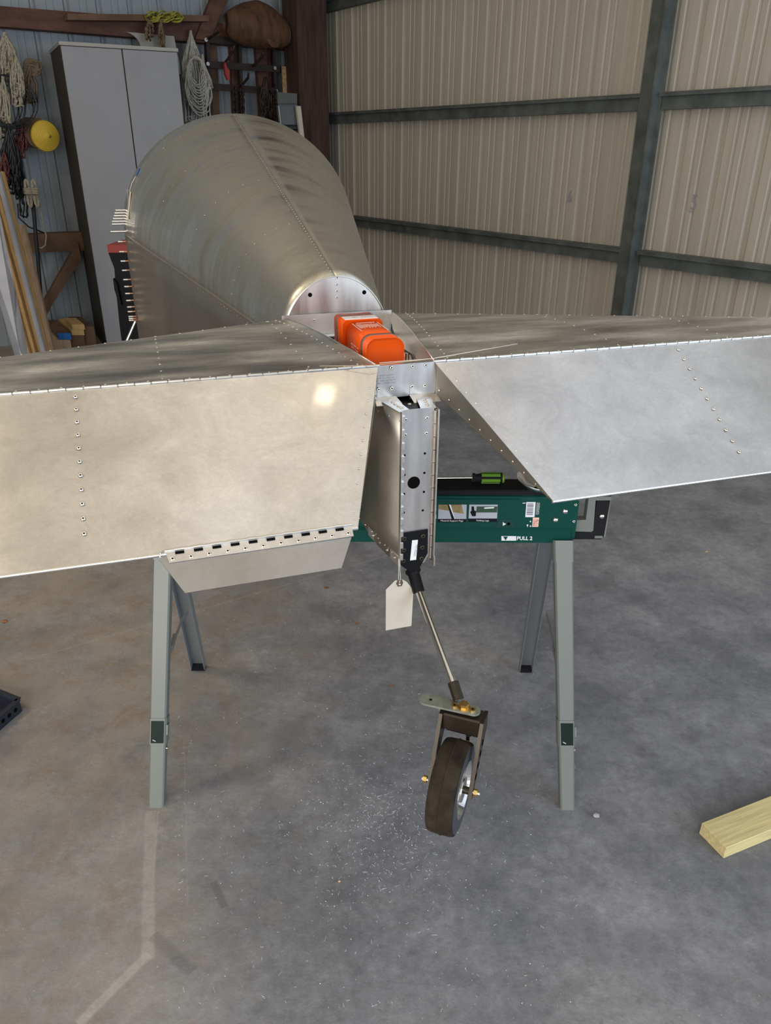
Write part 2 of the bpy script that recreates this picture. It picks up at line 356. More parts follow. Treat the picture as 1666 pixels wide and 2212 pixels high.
    def disc(s, p, nrm, r, m, seg=14, t=.0004):
        p = V(p); d = V(nrm).normalized(); return s.cyl(p, p+d*t, r, m, seg, smooth=False)
    def build(s, name, parent=None, local=False, uvs=None, **k):
        me = bpy.data.meshes.new(name); iv = inv_of(parent, local)
        vs = [iv @ p for p in s.v] if iv else s.v
        me.from_pydata([tuple(p) for p in vs], [], s.f)
        for m in s.mats: me.materials.append(m)
        me.polygons.foreach_set('material_index', s.m); me.polygons.foreach_set('use_smooth', s.sm)
        if uvs:
            l = me.uv_layers.new(name='UVMap')
            for lp in me.loops: l.data[lp.index].uv = uvs[lp.vertex_index]
        me.update()
        o = bpy.data.objects.new(name, me); COL.objects.link(o); o.parent = parent
        return tag(o, **k)
CURRZ = 0.
def _btop(self, name, **k):     # top-level single-mesh thing: origin at its foot, turned with what it hangs on
    n = len(self.v); c = sum(self.v, V((0, 0, 0)))/n; c.z = min(p.z for p in self.v)
    m4 = Matrix.Translation(c) @ Matrix.Rotation(CURRZ, 4, 'Z'); iv = m4.inverted(); self.v = [iv @ p for p in self.v]
    o = self.build(name, **k); o.location = c; o.rotation_euler = (0, 0, CURRZ); return o
MB.btop = _btop
def place(name, mesh, parent, at, nrm=(0, 0, 1), **k):      # a shared-mesh copy in the parent's frame
    o = bpy.data.objects.new(name, mesh); COL.objects.link(o); o.parent = parent
    o.location = at; o.rotation_mode = 'QUATERNION'; o.rotation_quaternion = V(nrm).to_track_quat('Z', 'Y'); return tag(o, **k)
def meshonly(mb, name):
    o = mb.build(name); me = o.data; bpy.data.objects.remove(o); return me
RIV = meshonly(MB().rivet((0, 0, 0), (0, 0, 1), .0042, seg=12), 'rivet_big')
RIVD = meshonly(MB().rivet((0, 0, 0), (0, 0, 1), .0042, hole=False, seg=12), 'rivet_dome')
def text_mesh(body, size, origin, xdir, ydir, m, name, parent, local=False, extr=.0003, align='LEFT', sx=1., bold=0.):
    c = bpy.data.curves.new(name, 'FONT'); c.body = body; c.size = size; c.extrude = extr; c.align_x = align; c.resolution_u = 3; c.offset = bold
    t = bpy.data.objects.new(name, c); COL.objects.link(t)
    me = bpy.data.meshes.new_from_object(t.evaluated_get(bpy.context.evaluated_depsgraph_get()))
    bpy.data.objects.remove(t); X = V(xdir).normalized(); Y = V(ydir).normalized(); Z = X.cross(Y); O_ = V(origin); iv = inv_of(parent, local)
    for v in me.vertices:
        p = O_ + X*v.co.x*sx + Y*v.co.y + Z*v.co.z; v.co = iv @ p if iv else p
    me.materials.clear(); me.materials.append(M[m]); me.name = name
    o = bpy.data.objects.new(name, me); COL.objects.link(o); o.parent = parent; return o
def scribble(mb, p00, X, Y, w, h, rows, m, seed, th=.0006, dens=1.):   # rows of small unreadable pen strokes on a surface
    rnd = random.Random(seed); Xn, Yn = V(X).normalized(), V(Y).normalized(); n = Xn.cross(Yn)
    for r in range(rows):
        y = h*(r+.5)/rows; x = 0
        while x < w:
            lw = h/rows*.32*rnd.uniform(.6, 1.3); yy = y+rnd.uniform(-.12, .12)*h/rows; hh = h/rows*rnd.uniform(.12, .30)
            if rnd.random() < .84:
                c = V(p00)+Xn*(x+lw/2)+Yn*yy+n*.0003; a = rnd.uniform(-.6, .6)
                mb.box(c, (Xn*math.cos(a)+Yn*math.sin(a))*(lw*.45 if rnd.random() < .5 else th*.6), (Yn*math.cos(a)-Xn*math.sin(a))*(th*.6 if rnd.random() < .4 else hh), n*.0002, m)
            x += lw*rnd.uniform(.8, 1.5)/dens

# ================================================================== SETTING
fm = MB(); P0 = V((-14, -8, 0))
fm.add([(-14, -8, 0), (14, -8, 0), (14, 14, 0), (-14, 14, 0)], [(0, 1, 2, 3)], 'floor')
fm.build('floor', kind='structure')

def rib_profile():
    pts = [(0, 0)]
    for k in range(3):
        x = k*.265
        pts += [(x+.016, 0), (x+.032, -.026), (x+.052, -.026), (x+.068, 0)]
        for c in (.133, .190): pts += [(x+c-.012, 0), (x+c-.006, -.004), (x+c+.006, -.004), (x+c+.012, 0)]
    pts.append((.796, 0)); return pts
PROF = rib_profile()
def make_wall(name, start, D, Nn, count, h, m, z0=0.):
    root = empty(name, start, 0, kind='structure')
    mb = MB(); b = []
    for zz in (z0, h):
        for s_, o_ in PROF: b.append(D*s_ + Nn*o_ + K*zz)
    n = len(PROF); mb.add(b, [(i, i+1, n+i+1, n+i) for i in range(n-1)], m)
    sheet = meshonly(mb, 'wall_sheet')
    for i in range(count):
        o = bpy.data.objects.new('wall_sheet', sheet); COL.objects.link(o); o.parent = root
        o.location = D*(.795*i) + Nn*(.0015*(i % 2))
    return root
HW = 4.6
wr_ = make_wall('wall_right', CORN+NR*.0, -WR, NR, 15, HW, 'wall_r')
wl_ = make_wall('wall_left', CORN+NL*.0, WL, NL, 9, HW, 'wall_l')
# girts and column of the right wall
PC = 4.66*.87                                            # the column's distance from the corner
def girt(z, s0, s1, hh=.098):
    mb = MB(); p0 = CORN - WR*s0 + NR*.035 + K*z; p1 = CORN - WR*s1 + NR*.035 + K*z
    mb.bar(p0, p1, .06, hh, 'girt'); mb.bar(p0+NR*.035+K*(hh/2-.006), p1+NR*.035+K*(hh/2-.006), .05, .006, 'girt')
    mb.bar(p0+NR*.056+K*(hh/2-.014), p1+NR*.056+K*(hh/2-.014), .004, .022, 'girt'); mb.build('girt', wr_)
for z in (1.887, .949, 2.835): girt(z, .05, PC-.07); girt(z, PC+.07, 13)
def span(px, py, which): 
    p = onR(px, py, .07) if which == 'R' else onL(px, py, .07)
    return (CORN-p).dot(WR) if which == 'R' else (p-CORN).dot(WL)
cb = MB(); pc = CORN - WR*PC + NR*.06
cb.bar(pc, pc+K*HW, .16, .010, 'girt', up=NR); cb.bar(pc+NR*.030+WR*.03, pc+NR*.030+WR*.03+K*HW, .09, .008, 'girt', up=NR)
cb.bar(pc+NR*.035-WR*.045, pc+NR*.035-WR*.045+K*HW, .01, .07, 'girt', up=NR); cb.build('column', wr_)
# third sheet edge marks: hand-written numbers on the sheets
text_mesh('6', .105, onR(1226, 434, .004), -WR, K, 'greyprint', 'marker_number', wr_, sx=.8)
mk = MB(); mk.bar(onR(1227, 434.5, .004), onR(1236, 434.5, .004), .001, .006, 'greyprint'); mk.build('marker_underline', wr_)
text_mesh('5', .13, onR(1490, 452, .004), -WR, K, 'greyprint', 'marker_number', wr_, sx=.8)
mk = MB(); mk.bar(onR(1489, 455, .004), onR(1497, 458.5, .004), .001, .007, 'greyprint'); mk.build('marker_underline', wr_)
# roof over the hall, back and left walls out of view with the wide doors open
M['warm_glow'] = mat('added_warm_glow_panel', (1.0, .87, .68), .5, emit=.16)
M['cool_glow'] = mat('added_cool_glow_panel', (.88, .92, 1.0), .5, emit=.42)
cl = MB()
for i in range(46):
    y0 = -5+i*.42
    cl.add([(-13, y0, HW), (13, y0, HW), (13, y0+.36, HW), (-13, y0+.36, HW)], [(0, 1, 2, 3)], 'ceil')
    cl.add([(-13, y0+.36, HW), (13, y0+.36, HW), (13, y0+.42, HW+.03), (-13, y0+.42, HW+.03)], [(0, 1, 2, 3)], 'ceil')
CLO = cl.build('ceiling', kind='structure')
for i in range(10):                                  # glowing panels added out of view to brighten the elevators, ten in a row
    x = -5.0+1.06*i; b = MB(); b.aabb(x, x+1.05, -2.2, 6.4, HW-.012, HW-.004, 'warm_glow' if i < 6 else 'cool_glow'); b.build('added_glow_panel', CLO, label='added warm glowing panel under the roof' if i < 6 else 'added bluish glowing panel under the roof')

# warm shop lamps under the roof (lamp light lives with its builder)
def shop_lamp(x, y, power, size=.8, label=''):
    z = 4.25; t = empty('hanging_lamp', (x, y, z), 0, label=label, cat='lamp', group=None)
    b = MB(); b.aabb(x-size/2-.03, x+size/2+.03, y-size/2-.03, y+size/2+.03, z, z+.06, 'shelfgrey'); b.build('lamp_housing', t)
    b = MB(); b.cyl((x, y, z+.06), (x, y, HW), .006, 'darksteel', 6); b.build('hanging_rod', t)
    b = MB(); b.aabb(x-size/2, x+size/2, y-size/2, y+size/2, z-.012, z, LAMPM); b.build('diffuser', t)
    a = area('lamp_glow', (x, y, z-.02), (x, y, 0), size, size, power, (1.0, .80, .55)); 
LAMPM = mat('warm_diffuser', (1, .86, .66), .5, emit=6)
shop_lamp(.43, 1.95, 3, .11, 'square warm lamp hanging above the tail of the airplane')
shop_lamp(-3.2, 1.2, 40, .8, 'square warm lamp hanging to the left of the airplane')

# ================================================================== AIRPLANE
AP = empty('airplane', O, YAW, label='unpainted aluminium airplane tail with round fuselage, elevators and small tail wheel', cat='airplane')
def LEf(a): return .633-.382*abs(a)
STQ = [(0, 0), (.22, .004), (.5, .006), (.75, .003), (.9, -.002), (.96, -.007), (.99, -.015), (1.0, -.027), (.99, -.040), (.96, -.050), (.9, -.057), (.5, -.066), (0, -.070)]
ZT = 1.206
def stab_pt(t, q, z, sg):
    ah = .062+t*(1.24-.062); al = .153+t*(1.24-.153); fl = LEf(al); th = 1-.35*t
    return V((sg*(ah+(al-ah)*q), q*fl, ZT+z*th))
def stab_top(a, f, sg):      # point on the upper skin
    a = abs(a)
    t = 0.
    for _ in range(8):
        al = .153+t*(1.24-.153); q = max(0, min(1, f/LEf(al))); a0 = .062+(.153-.062)*q; a1 = 1.24; t = max(0, min(1, (a-a0)/(a1-a0)))
    z = 0
    for i in range(7):
        if STQ[i][0] <= q <= STQ[i+1][0]: z = STQ[i][1]+(STQ[i+1][1]-STQ[i][1])*(q-STQ[i][0])/(STQ[i+1][0]-STQ[i][0]); break
    return V((sg*a, f, ZT+z*(1-.35*t)+.0003))
def uvof(v): return (v.x, v.y)
for sg, side in ((-1, 'left'), (1, 'right')):
    mb = MB(); nt_ = 13; vs = [stab_pt(i/(nt_-1), q, z, sg) for i in range(nt_) for q, z in STQ]; nq = len(STQ)
    fs = [(i*nq+j, i*nq+j+1, (i+1)*nq+j+1, (i+1)*nq+j) for i in range(nt_-1) for j in range(nq-1)]
    if sg > 0: fs = [f[::-1] for f in fs]
    mb.add(vs, fs, 'alu_stab', True)
    mb.add([stab_pt(1, q, z, sg) for q, z in STQ], [tuple(range(nq))], 'alu_stab')
    st = mb.build('horizontal_stabilizer', AP, local=True, label='%s half of the flat tail plane, scuffed dull aluminium' % side)
    rb = MB(); ring = [stab_pt(0, q, z, sg) for q, z in STQ]; rb.prism(ring, (sg*.0015, 0, 0), 'alu')
    # rolled edge of the skin along the root
    rb.tube([stab_pt(0, q, z+.0005, sg) for q, z in STQ[:9]], .0016, 'alu_edge', 5)
    rb.build('root_rib', st, local=True)
    sp = MB(); sp.prism([stab_pt(0, 0, 0, sg), stab_pt(1, 0, 0, sg), stab_pt(1, 0, -.07, sg), stab_pt(0, 0, -.07, sg)], (0, .001, 0), 'alu'); sp.build('rear_spar', st, local=True)
    rv = MB(); up = (0, 0, 1)
    def row(pts, r=.0027):
        for p in pts: rv.rivet(p, up, r, hole=True, seg=7)
    row([stab_top(.095+.090*f/.573, f, sg) for f in [.02+.535*i/17 for i in range(18)]])                 # along the root
    row([stab_top(a, LEf(a)-.03, sg) for a in [.2+.056*i for i in range(18)]])                         # leading edge
    row([stab_top(a, .012, sg) for a in [.09+.038*i for i in range(30)]])                              # above the hinge
    for ra in ((.198, .482, .80) if sg < 0 else (.5115, .804, 1.08)) if sg > 0 else (.198, .482, .80):
        row([stab_top(ra, f, sg) for f in [LEf(ra)*(.05+.11*i) for i in range(9)]])
    if sg > 0: row([stab_top(.40+.10*i/9, .06+.40*i/9, 1) for i in range(0)])
    rv.build('rivet_rows', st, local=True, kind='stuff')

# elevators: wedge hung from the hinge line, drooped
EK, ED = .3028, .1974; EN = V((0, -.546, .8376))
def E(a, q, h=0.): return V((a, -.004-EK*q, ZT-.001-ED*q)) + EN*h
def EB(a, q): return V((a, -.004-EK*q*.995, (ZT-.068)+(ZT-ED-.004-(ZT-.068))*q))
def ain(q): return .062+(.190-.062)*q
KN = meshonly(MB().cyl((0, 0, -.0135), (0, 0, .0135), .0026, 'alu_edge', 8), 'hinge_knuckle')
for sg, side in ((-1, 'left'), (1, 'right')):
    mb = MB(); nt_, nq = 10, 9
    vs = []
    for h in (0, -.0012):
        for i in range(nt_):
            t = i/(nt_-1)
            for j in range(nq):
                q = j/(nq-1); a = ain(q)+t*(1.22-ain(q)); buck = .0012*math.sin(q*math.pi)*math.sin(t*9+sg)
                vs.append(E(sg*a, q, h+buck))
    fs = []
    for i in range(nt_-1):
        for j in range(nq-1):
            f = (i*nq+j, i*nq+j+1, (i+1)*nq+j+1, (i+1)*nq+j); g = tuple(nt_*nq+k for k in f)
            fs += [f, g[::-1]] if sg < 0 else [f[::-1], g]
    rim = [i*nq for i in range(nt_)]+[(nt_-1)*nq+j for j in range(1, nq)]+[i*nq+nq-1 for i in range(nt_-2, -1, -1)]+[j for j in range(nq-2, 0, -1)]
    n2 = nt_*nq
    mb.add(vs, fs, 'alu_clean', True); rf = []
    for i in range(len(rim)):
        a, b = rim[i], rim[(i+1) % len(rim)]; rf.append((a, b, b+n2, a+n2))
    mb.add(vs, rf, 'alu_edge', False)
    el = mb.build('elevator', AP, local=True, label='%s elevator of clean aluminium hanging drooped from the long hinge' % side)
    lo = MB(); lo.prism([EB(sg*.066, 0), EB(sg*1.22, 0), EB(sg*1.22, 1), EB(sg*.19, 1)], EN*.001, 'alu_shade'); lo.build('lower_skin', el, local=True)
    nz = MB(); nz.prism([E(sg*.066, 0, -.002), E(sg*1.22, 0, -.002), EB(sg*1.22, 0), EB(sg*.066, 0)], (0, -.0012, 0), 'alu'); nz.build('nose_spar', el, local=True)
    # inner end: the closing rib, set slightly inside the skins
    er = MB(); er.prism([E(sg*(ain(0)+.003), 0, -.002), EB(sg*(ain(0)+.005), 0), EB(sg*(ain(.98)+.002), .98), E(sg*(ain(.98)+.002), .98, -.002)], (sg*.001, 0, 0), 'alu_shade')
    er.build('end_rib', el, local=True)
    te = MB(); te.cyl(E(sg*.19, 1, -.003), E(sg*1.22, 1, -.003), .0035, 'alu_edge', 10); te.build('trailing_edge', el, local=True)
    lr = MB()
    for i in range(11):
        q = .06+.86*i/10; lr.rivet(E(sg*(ain(q)+.012), q, .0004), EN, .0021, hole=True, seg=7, m='rivet')
    for i in range(11):
        q = .03+.92*i/10; lr.rivet(EB(sg*(ain(q)+.004), q).lerp(E(sg*(ain(q)+.003), q, -.002), .22)+V((-sg*.0008, 0, 0)), (-sg, -.3*sg, 0), .0022, hole=False, seg=7)
    lr.build('edge_rivets', el, local=True, kind='stuff')
    for i in range(11):
        q = .045+.80*i/10; place('rivet', RIV, el, E(sg*.636 if sg < 0 else .645, q, .0013), EN)
    # piano hinge: knuckles one by one, alternately the tail plane's and the elevator's
    n = 39
    for i in range(n):
        a = .072+.0297*i
        place('hinge_knuckle', KN, el, (sg*a, -.002, ZT+.0015-.0004*(i % 2)), (1, 0, 0))
    lf = MB(); lf.aabb(min(sg*.064, sg*1.22), max(sg*.064, sg*1.22), -.0005, .016, ZT+.0002, ZT+.0012, 'alu_edge'); lf.build('hinge_leaf', el, local=True)

# trim tab under the left elevator's trailing edge
def EP(px, py, h=0.):
    n = U.cross(-W*EK-K*ED); P = L2W((0, 0, ZT)); p = loc(hit(px, py, P, n)); return p+EN*h
tt = MB(); tt.prism([EP(343, 1208), EP(400, 1281), EP(738, 1227), EP(763, 1150), EP(752, 1143), EP(358, 1200)], EN*-.0016, 'alu_tab')
TT = tt.build('trim_tab', AP, local=True, label='plain grey aluminium trim tab hung below the left elevator')
hl = MB(); hl.prism([EP(357, 1193, .0008), EP(366, 1217, .0008), EP(764, 1159, .0008), EP(759, 1136, .0008)], EN*.0012, 'alu_clean'); hl.build('hinge_leaf', TT, local=True)
h0, h1 = EP(357, 1192, .002), EP(759, 1135, .002)
KT = meshonly(MB().cyl((0, 0, -.0085), (0, 0, .0085), .0030, 'alu_edge', 8), 'tab_knuckle')
sl_ = MB()
for i in range(21):
    t = (i+.5)/21
    p = h0.lerp(h1, t)+V((0, 0, .0006*(i % 2)))
    place('hinge_knuckle', KT, TT, p, h1-h0)
    if i % 2: sl_.box(p-V((0, .0052, .0036))+EN*.0002, (h1-h0)/21*.48, V((0, .0018, .0012)), EN*.0009, 'dark')
sl_.build('hinge_slots', TT, local=True, kind='stuff')
hp = MB(); hp.tube([h0+V((-.002, 0, 0)), h0+V((-.008, -.002, 0)), h0+V((-.009, -.010, -.006))], .0012, 'steel', 6); hp.build('hinge_pin', TT, local=True)
for x, y in ((373, 1208), (413, 1203), (452, 1197), (492, 1191), (530, 1185.5), (569, 1180), (607, 1174), (645, 1169), (681, 1163.5), (717, 1158.5), (752, 1153)):
    place('rivet', RIV, TT, EP(x, y, .002), EN)

# ---- fuselage shell
def hw(s): return .15+.2144*(s-.6)
def zr(s): return 1.300+.2439*(s-.6)
def zs(s): return 1.125+.0655*(s-.6)
S0, S1 = .585, 2.42
NS, NA = 40, 22
for sg, side in ((-1, 'left'), (1, 'right')):
    vs = []; uv = []; fs = []
    for i in range(NS+1):
        s = S0+(S1-S0)*i/NS
        for j in range(NA+1):
            th = math.pi/2*j/NA
            vs.append(V((sg*hw(s)*math.cos(th), s, zs(s)+(zr(s)-zs(s))*math.sin(th)+(.0006 if sg > 0 else 0)))); uv.append((j/NA+(0 if sg < 0 else 3.3), s))
    for i in range(NS):
        for j in range(NA):
            f = (i*(NA+1)+j, i*(NA+1)+j+1, (i+1)*(NA+1)+j+1, (i+1)*(NA+1)+j); fs.append(f if sg > 0 else f[::-1])
    mb = MB(); mb.add(vs, fs, 'deck', True)
    dk = mb.build('deck_skin', AP, local=True, uvs=uv, label='%s rounded upper fuselage skin with polishing swirls' % side)
    dm = dk.modifiers.new('thickness', 'SOLIDIFY'); dm.thickness = .0012; dm.offset = -1
    # side skin: from the stern post to the front
    prof = [(-.079, .0365, 1.130, .780), (0, .062, 1.133, .796), (.12, .080, 1.133, .822), (.2, .092, 1.134, .845), (.35, .115, 1.134, .847), (.56, .146, 1.134, .838), (.58, .1457, zs(.58), .836), (1.2, hw(1.2), zs(1.2), .80), (1.8, hw(1.8), zs(1.8), .76), (S1, hw(S1), zs(S1), .72)]
    mb = MB(); vs = []; uv = []
    for f, a, zt, zb in prof:
        for k in range(6): vs.append(V((sg*a, f, zt+(zb-zt)*k/5))); uv.append((k/5, f))
    fs = []
    for i in range(len(prof)-1):
        for k in range(5):
            f = (i*6+k, i*6+k+1, (i+1)*6+k+1, (i+1)*6+k); fs.append(f if sg < 0 else f[::-1])
    mb.add(vs, fs, 'sideskin', True)
    sk = mb.build('side_skin', AP, local=True, uvs=uv, label='%s flat lower fuselage side skin, dull aluminium' % side)
    dm = sk.modifiers.new('thickness', 'SOLIDIFY'); dm.thickness = .0012; dm.offset = 0
    # longeron lap strip with its rivets
    st = MB(); st.tube([V((sg*(hw(s)+.0008), s, zs(s)+.002)) for s in [S0+(S1-S0)*i/20 for i in range(21)]], .0016, 'alu_edge', 5)
    for i in range(62):
        s = S0+.01+(S1-S0-.02)*i/61; st.rivet((sg*(hw(s)+.0008), s, zs(s)-.012), (sg, 0, 0), .0027, seg=6)
    for s in (1.0, 1.45, 1.9, 2.3):                      # frame rivets on dome and side
        for j in range(1, 9):
            th = math.pi/2*j/9; p = V((sg*hw(s)*math.cos(th), s, zs(s)+(zr(s)-zs(s))*math.sin(th))); n = V((sg*math.cos(th), -.1, math.sin(th))); st.rivet(p+n*.0006, n, .0026, seg=6)
        for j in range(1, 7): st.rivet((sg*(hw(s)+.0008), s, zs(s)-.065*j), (sg, 0, 0), .0026, seg=6)
    for j in range(1, 8):
        th = math.pi/2*j/8; s = S0+.012; n = V((sg*math.cos(th), -.1, math.sin(th))); st.rivet(V((sg*hw(s)*math.cos(th), s, zs(s)+(zr(s)-zs(s))*math.sin(th)))+n*.0006, n, .0028, seg=6)
    if sg < 0:
        nrm = V((-1, -.32, 0)).normalized()
        for i in range(10): st.rivet((-.0375-.0031*0, -.070, 1.10-.032*i), nrm, .0026, seg=6)
        for i in range(9): st.rivet((-.0785, .10, 1.09-.030*i), nrm, .0026, seg=6)
        for i in range(4): st.rivet((-.0375-.0117*i, -.077+.037*i, 1.112), nrm, .0026, seg=6)
        for i in range(7): st.rivet((-.0375-.00785*i, -.077+.0245*i, .796+.0062*i), nrm, .0026, seg=6)
    st.build('rivet_rows', sk, local=True, kind='stuff')
rd = MB()
for i in range(84):
    s = S0+.015+(S1-S0-.03)*i/83; rd.rivet((-.006, s, zr(s)+.0006), (0, -.24, 1), .0027, seg=6, hole=False)
rd.tube([V((0.001, s, zr(s)+.0010)) for s in [S0+(S1-S0)*i/20 for i in range(21)]], .0005, 'alu', 4)
rd.build('ridge_seam', AP, local=True, kind='stuff')
# belly and front frame
bm_ = MB(); bl = [(.2, .092, .845), (.35, .115, .847), (.58, .146, .836), (1.2, hw(1.2), .80), (1.8, hw(1.8), .76), (S1, hw(S1), .72)]
vs = []
for f, a, z in bl: vs += [V((-a, f, z)), V((a, f, z))]
bm_.add(vs, [(2*i, 2*i+1, 2*i+3, 2*i+2) for i in range(len(bl)-1)], 'alu_shade'); bm_.build('belly_skin', AP, local=True)
fr = MB(); arc = [V((hw(S1)*math.cos(math.pi*j/24)*.995, S1-.006, zs(S1)+(zr(S1)-zs(S1))*math.sin(math.pi*j/24)*.995)) for j in range(25)]
fr.prism(arc+[V((-hw(S1)*.995, S1-.006, .722)), V((hw(S1)*.995, S1-.006, .722))], (0, -.002, 0), 'alu_shade'); fr.build('front_bulkhead', AP, local=True)
# tail bulkhead (the half-round end plate)
tb = MB(); s = S0+.002
arc = [V((hw(s)*math.cos(math.pi*j/28)*.992, s, zs(s)+(zr(s)-zs(s))*math.sin(math.pi*j/28)*.992)) for j in range(29)]
tb.prism(arc, (0, .0012, 0), 'alu_web')
TB = tb.build('tail_bulkhead', AP, local=True, label='half-round end plate with two round holes')
for x, y, r in ((670, 637, .0058), (787, 631.5, .0058)):
    h = MB(); h.disc(Lf(x, y, s), (0, -1, 0), r, 'dark'); h.build('hole', TB, local=True)
for y in (599.5, 614, 628, 642): place('rivet', RIV, TB, Lf(728, y, s)+V((0, -.0002, 0)), (0, -1, 0))
ed = MB(); ed.tube([V((hw(S0)*math.cos(math.pi*j/40)*1.002, S0-.001, zs(S0)+(zr(S0)-zs(S0))*math.sin(math.pi*j/40)*1.002)) for j in range(41)], .0014, 'alu_edge', 5); ed.build('skin_edge', TB, local=True)

# ---- centre bay between the halves of the tail plane
cf = MB(); cf.prism([(-.153, .573, 1.203), (.153, .573, 1.203), (.150, .573, 1.137), (-.150, .573, 1.137)], (0, .002, 0), 'alu_clean')
CF = cf.build('front_spar', AP, local=True, label='bright spar plate across the front of the tail bay')
fl = MB(); fl.prism([(-.149, .573, 1.150), (.149, .573, 1.150), (.147, .555, 1.146), (-.147, .555, 1.146)], (0, 0, -.0015), 'alu_edge')
fl.prism([(-.150, .5725, 1.204), (.040, .5725, 1.204), (.040, .5725, 1.152), (-.150, .5725, 1.152)], (0, -.0008, 0), 'alu'); fl.build('spar_flange', CF, local=True)
for x, y in ((679, 692), (737, 689), (794, 685)): place('rivet', RIV, CF, Lf(x, y, .5715), (0, -1, 0))
sh = MB(); sh.prism([(-.064, 0, 1.140), (.064, 0, 1.140), (.150, .54, 1.140), (-.150, .54, 1.140)], (0, 0, -.002), 'alu'); 
for i in range(6): sh.rivet((.060+.012*i, .06+.08*i, 1.1402), (0, 0, 1), .004, seg=8)
SH = sh.build('bay_shelf', AP, local=True)
bk = MB(); bk.aabb(.05, .09, .36, .42, 1.1402, 1.165, 'alu'); bk.cyl((.085, .33, 1.141), (.085, .33, 1.170), .007, 'steel', 8); bk.cyl((.095, .27, 1.141), (.095, .27, 1.158), .006, 'steel', 8)
bk.tube([(.062, .31, 1.150), (.085, .33, 1.165), (.098, .25, 1.16), (.085, .18, 1.15), (.07, .15, 1.145)], .0022, 'cord', 6); bk.build('shelf_fittings', SH, local=True)
rs = MB(); rs.prism([(-.066, 0, 1.2055), (.066, 0, 1.2055), (.068, 0, 1.139), (-.068, 0, 1.139)], (0, .0015, 0), 'alu_web')
RS = rs.build('rear_spar_plate', AP, local=True, label='riveted spar plate between the elevators with small handwriting')
ov = MB(); ov.prism([Lf(884.5, 787, 0)+V((0, -.0002, 0)), V((.067, -.0002, 1.2055)), V((.069, -.0002, 1.140)), Lf(885, 851, 0)+V((0, -.0002, 0))], (0, -.0014, 0), 'alu_web')
ov.prism([(.007, -.0012, 1.141), (.069, -.0012, 1.141), (.071, -.021, 1.128), (.012, -.021, 1.128)], (0, 0, -.001), 'alu_edge'); ov.build('overlap_plate', RS, local=True)
lp = MB(); lp.prism([(-.068, -.0005, 1.140), (-.022, -.0005, 1.140), (-.014, -.021, 1.129), (-.070, -.021, 1.129)], (0, 0, -.001), 'alu_edge'); lp.build('spar_lip', RS, local=True)
tp = MB(); tp.aabb(-.066, .066, -.002, .012, 1.2055, 1.2068, 'alu_edge'); tp.build('top_flange', RS, local=True)
for x, y in ((846, 794.5), (818, 841), (846.5, 839), (891, 791), (920, 788.5), (890, 835), (918, 832.5)): place('rivet', RIV, RS, Lf(x, y, -.0018), (0, -1, 0))
hwm = MB(); scribble(hwm, Lf(816, 832, -.0004), (1, 0, 0), (0, 0, 1), .037, .022, 4, 'greyprint', 3, .0007, 1.2); hwm.build('handwriting', RS, local=True, kind='stuff')

# ---- stern post and its fittings
FP = -.08
web = MB(); web.prism([(-.0360, FP, 1.135), (.0335, FP, 1.135), (.0335, FP, .800), (.022, FP, .780), (-.0355, FP, .780)], (0, .0014, 0), 'alu_web')
WB = web.build('stern_post', AP, local=True, label='upright stern post plate with a large round hole')
h = MB(); h.disc(Lf(894, 1042.5, FP), (0, -1, 0), .0137, 'dark', 24, .0005); h.build('hole', WB, local=True)
for x, y in ((918, 979.5), (917, 1021.5), (916, 1062.5), (913.5, 1102.5), (874, 984), (874, 1026), (873, 1067), (872.5, 1107)):
    h = MB(); h.disc(Lf(x, y, FP), (0, -1, 0), .0026, 'dark'); h.build('hole', WB, local=True)
for x, y in ((922.5, 903), (921, 936.5), (877, 907), (876, 940)): place('rivet', RIV, WB, Lf(x, y, FP), (0, -1, 0))
# left hinge half: short separate knuckles
KV = MB(); KV.aabb(-.0012, .0046, -.010, 0, -.0075, .0075, 'alu_edge', .0008); KVm = meshonly(KV, 'post_knuckle')
for i in range(12):
    zc = 1.118-.0283*i
    o = bpy.data.objects.new('hinge_knuckle', KVm); COL.objects.link(o); o.parent = WB; o.location = (-.0352, FP, zc)
el_ = MB(); el_.aabb(-.0378, -.0362, FP-.008, FP+.03, .782, 1.134, 'alu_edge'); el_.build('hinge_leaf', WB, local=True)
# right hinge half: long barrel split in equal lengths, with a raised leaf
KR = meshonly(MB().cyl((0, 0, -.0135), (0, 0, .0135), .0026, 'alu_web', 8), 'post_knuckle_long')
for i in range(12): place('hinge_knuckle', KR, WB, (.0348, FP-.003, 1.116-.0283*i), (0, 0, 1))
el_ = MB(); el_.aabb(.0385, .0400, FP-.014, FP+.03, .776, 1.134, 'alu_edge'); el_.aabb(.0385, .0412, FP-.016, FP-.004, .776, .800, 'alu_edge'); el_.build('hinge_leaf', WB, local=True)
for sg, pts, rr in ((-1, ((822, 866), (857, 864), (884, 884), (862, 890)), ((848, 868.5), (854, 873), (861, 877.5), (867.5, 881))), (1, ((899, 858), (929, 856), (942, 880), (909, 882.5)), ((917, 863), (919, 867), (921.5, 872), (924, 875.5)))):
    c = MB(); c.prism([Lz(x, y, 1.1345) for x, y in pts], (0, 0, -.0012), 'alu_edge'); C_ = c.build('post_flange', WB, local=True)
    for x, y in rr: place('rivet', RIVD, C_, Lz(x, y, 1.1347), (0, 0, 1))
bb = MB(); bb.prism([Lz(x, y, 1.128) for x, y in ((858, 858), (898, 850), (906, 884), (884, 886))], (0, 0, -.002), 'black')
BB = bb.build('black_bracket', WB, local=True, label='glossy black bracket below the spar plate')
for x, y in ((885, 873), (887, 860)): place('rivet', RIV, BB, Lz(x, y, 1.1285), (0, 0, 1))
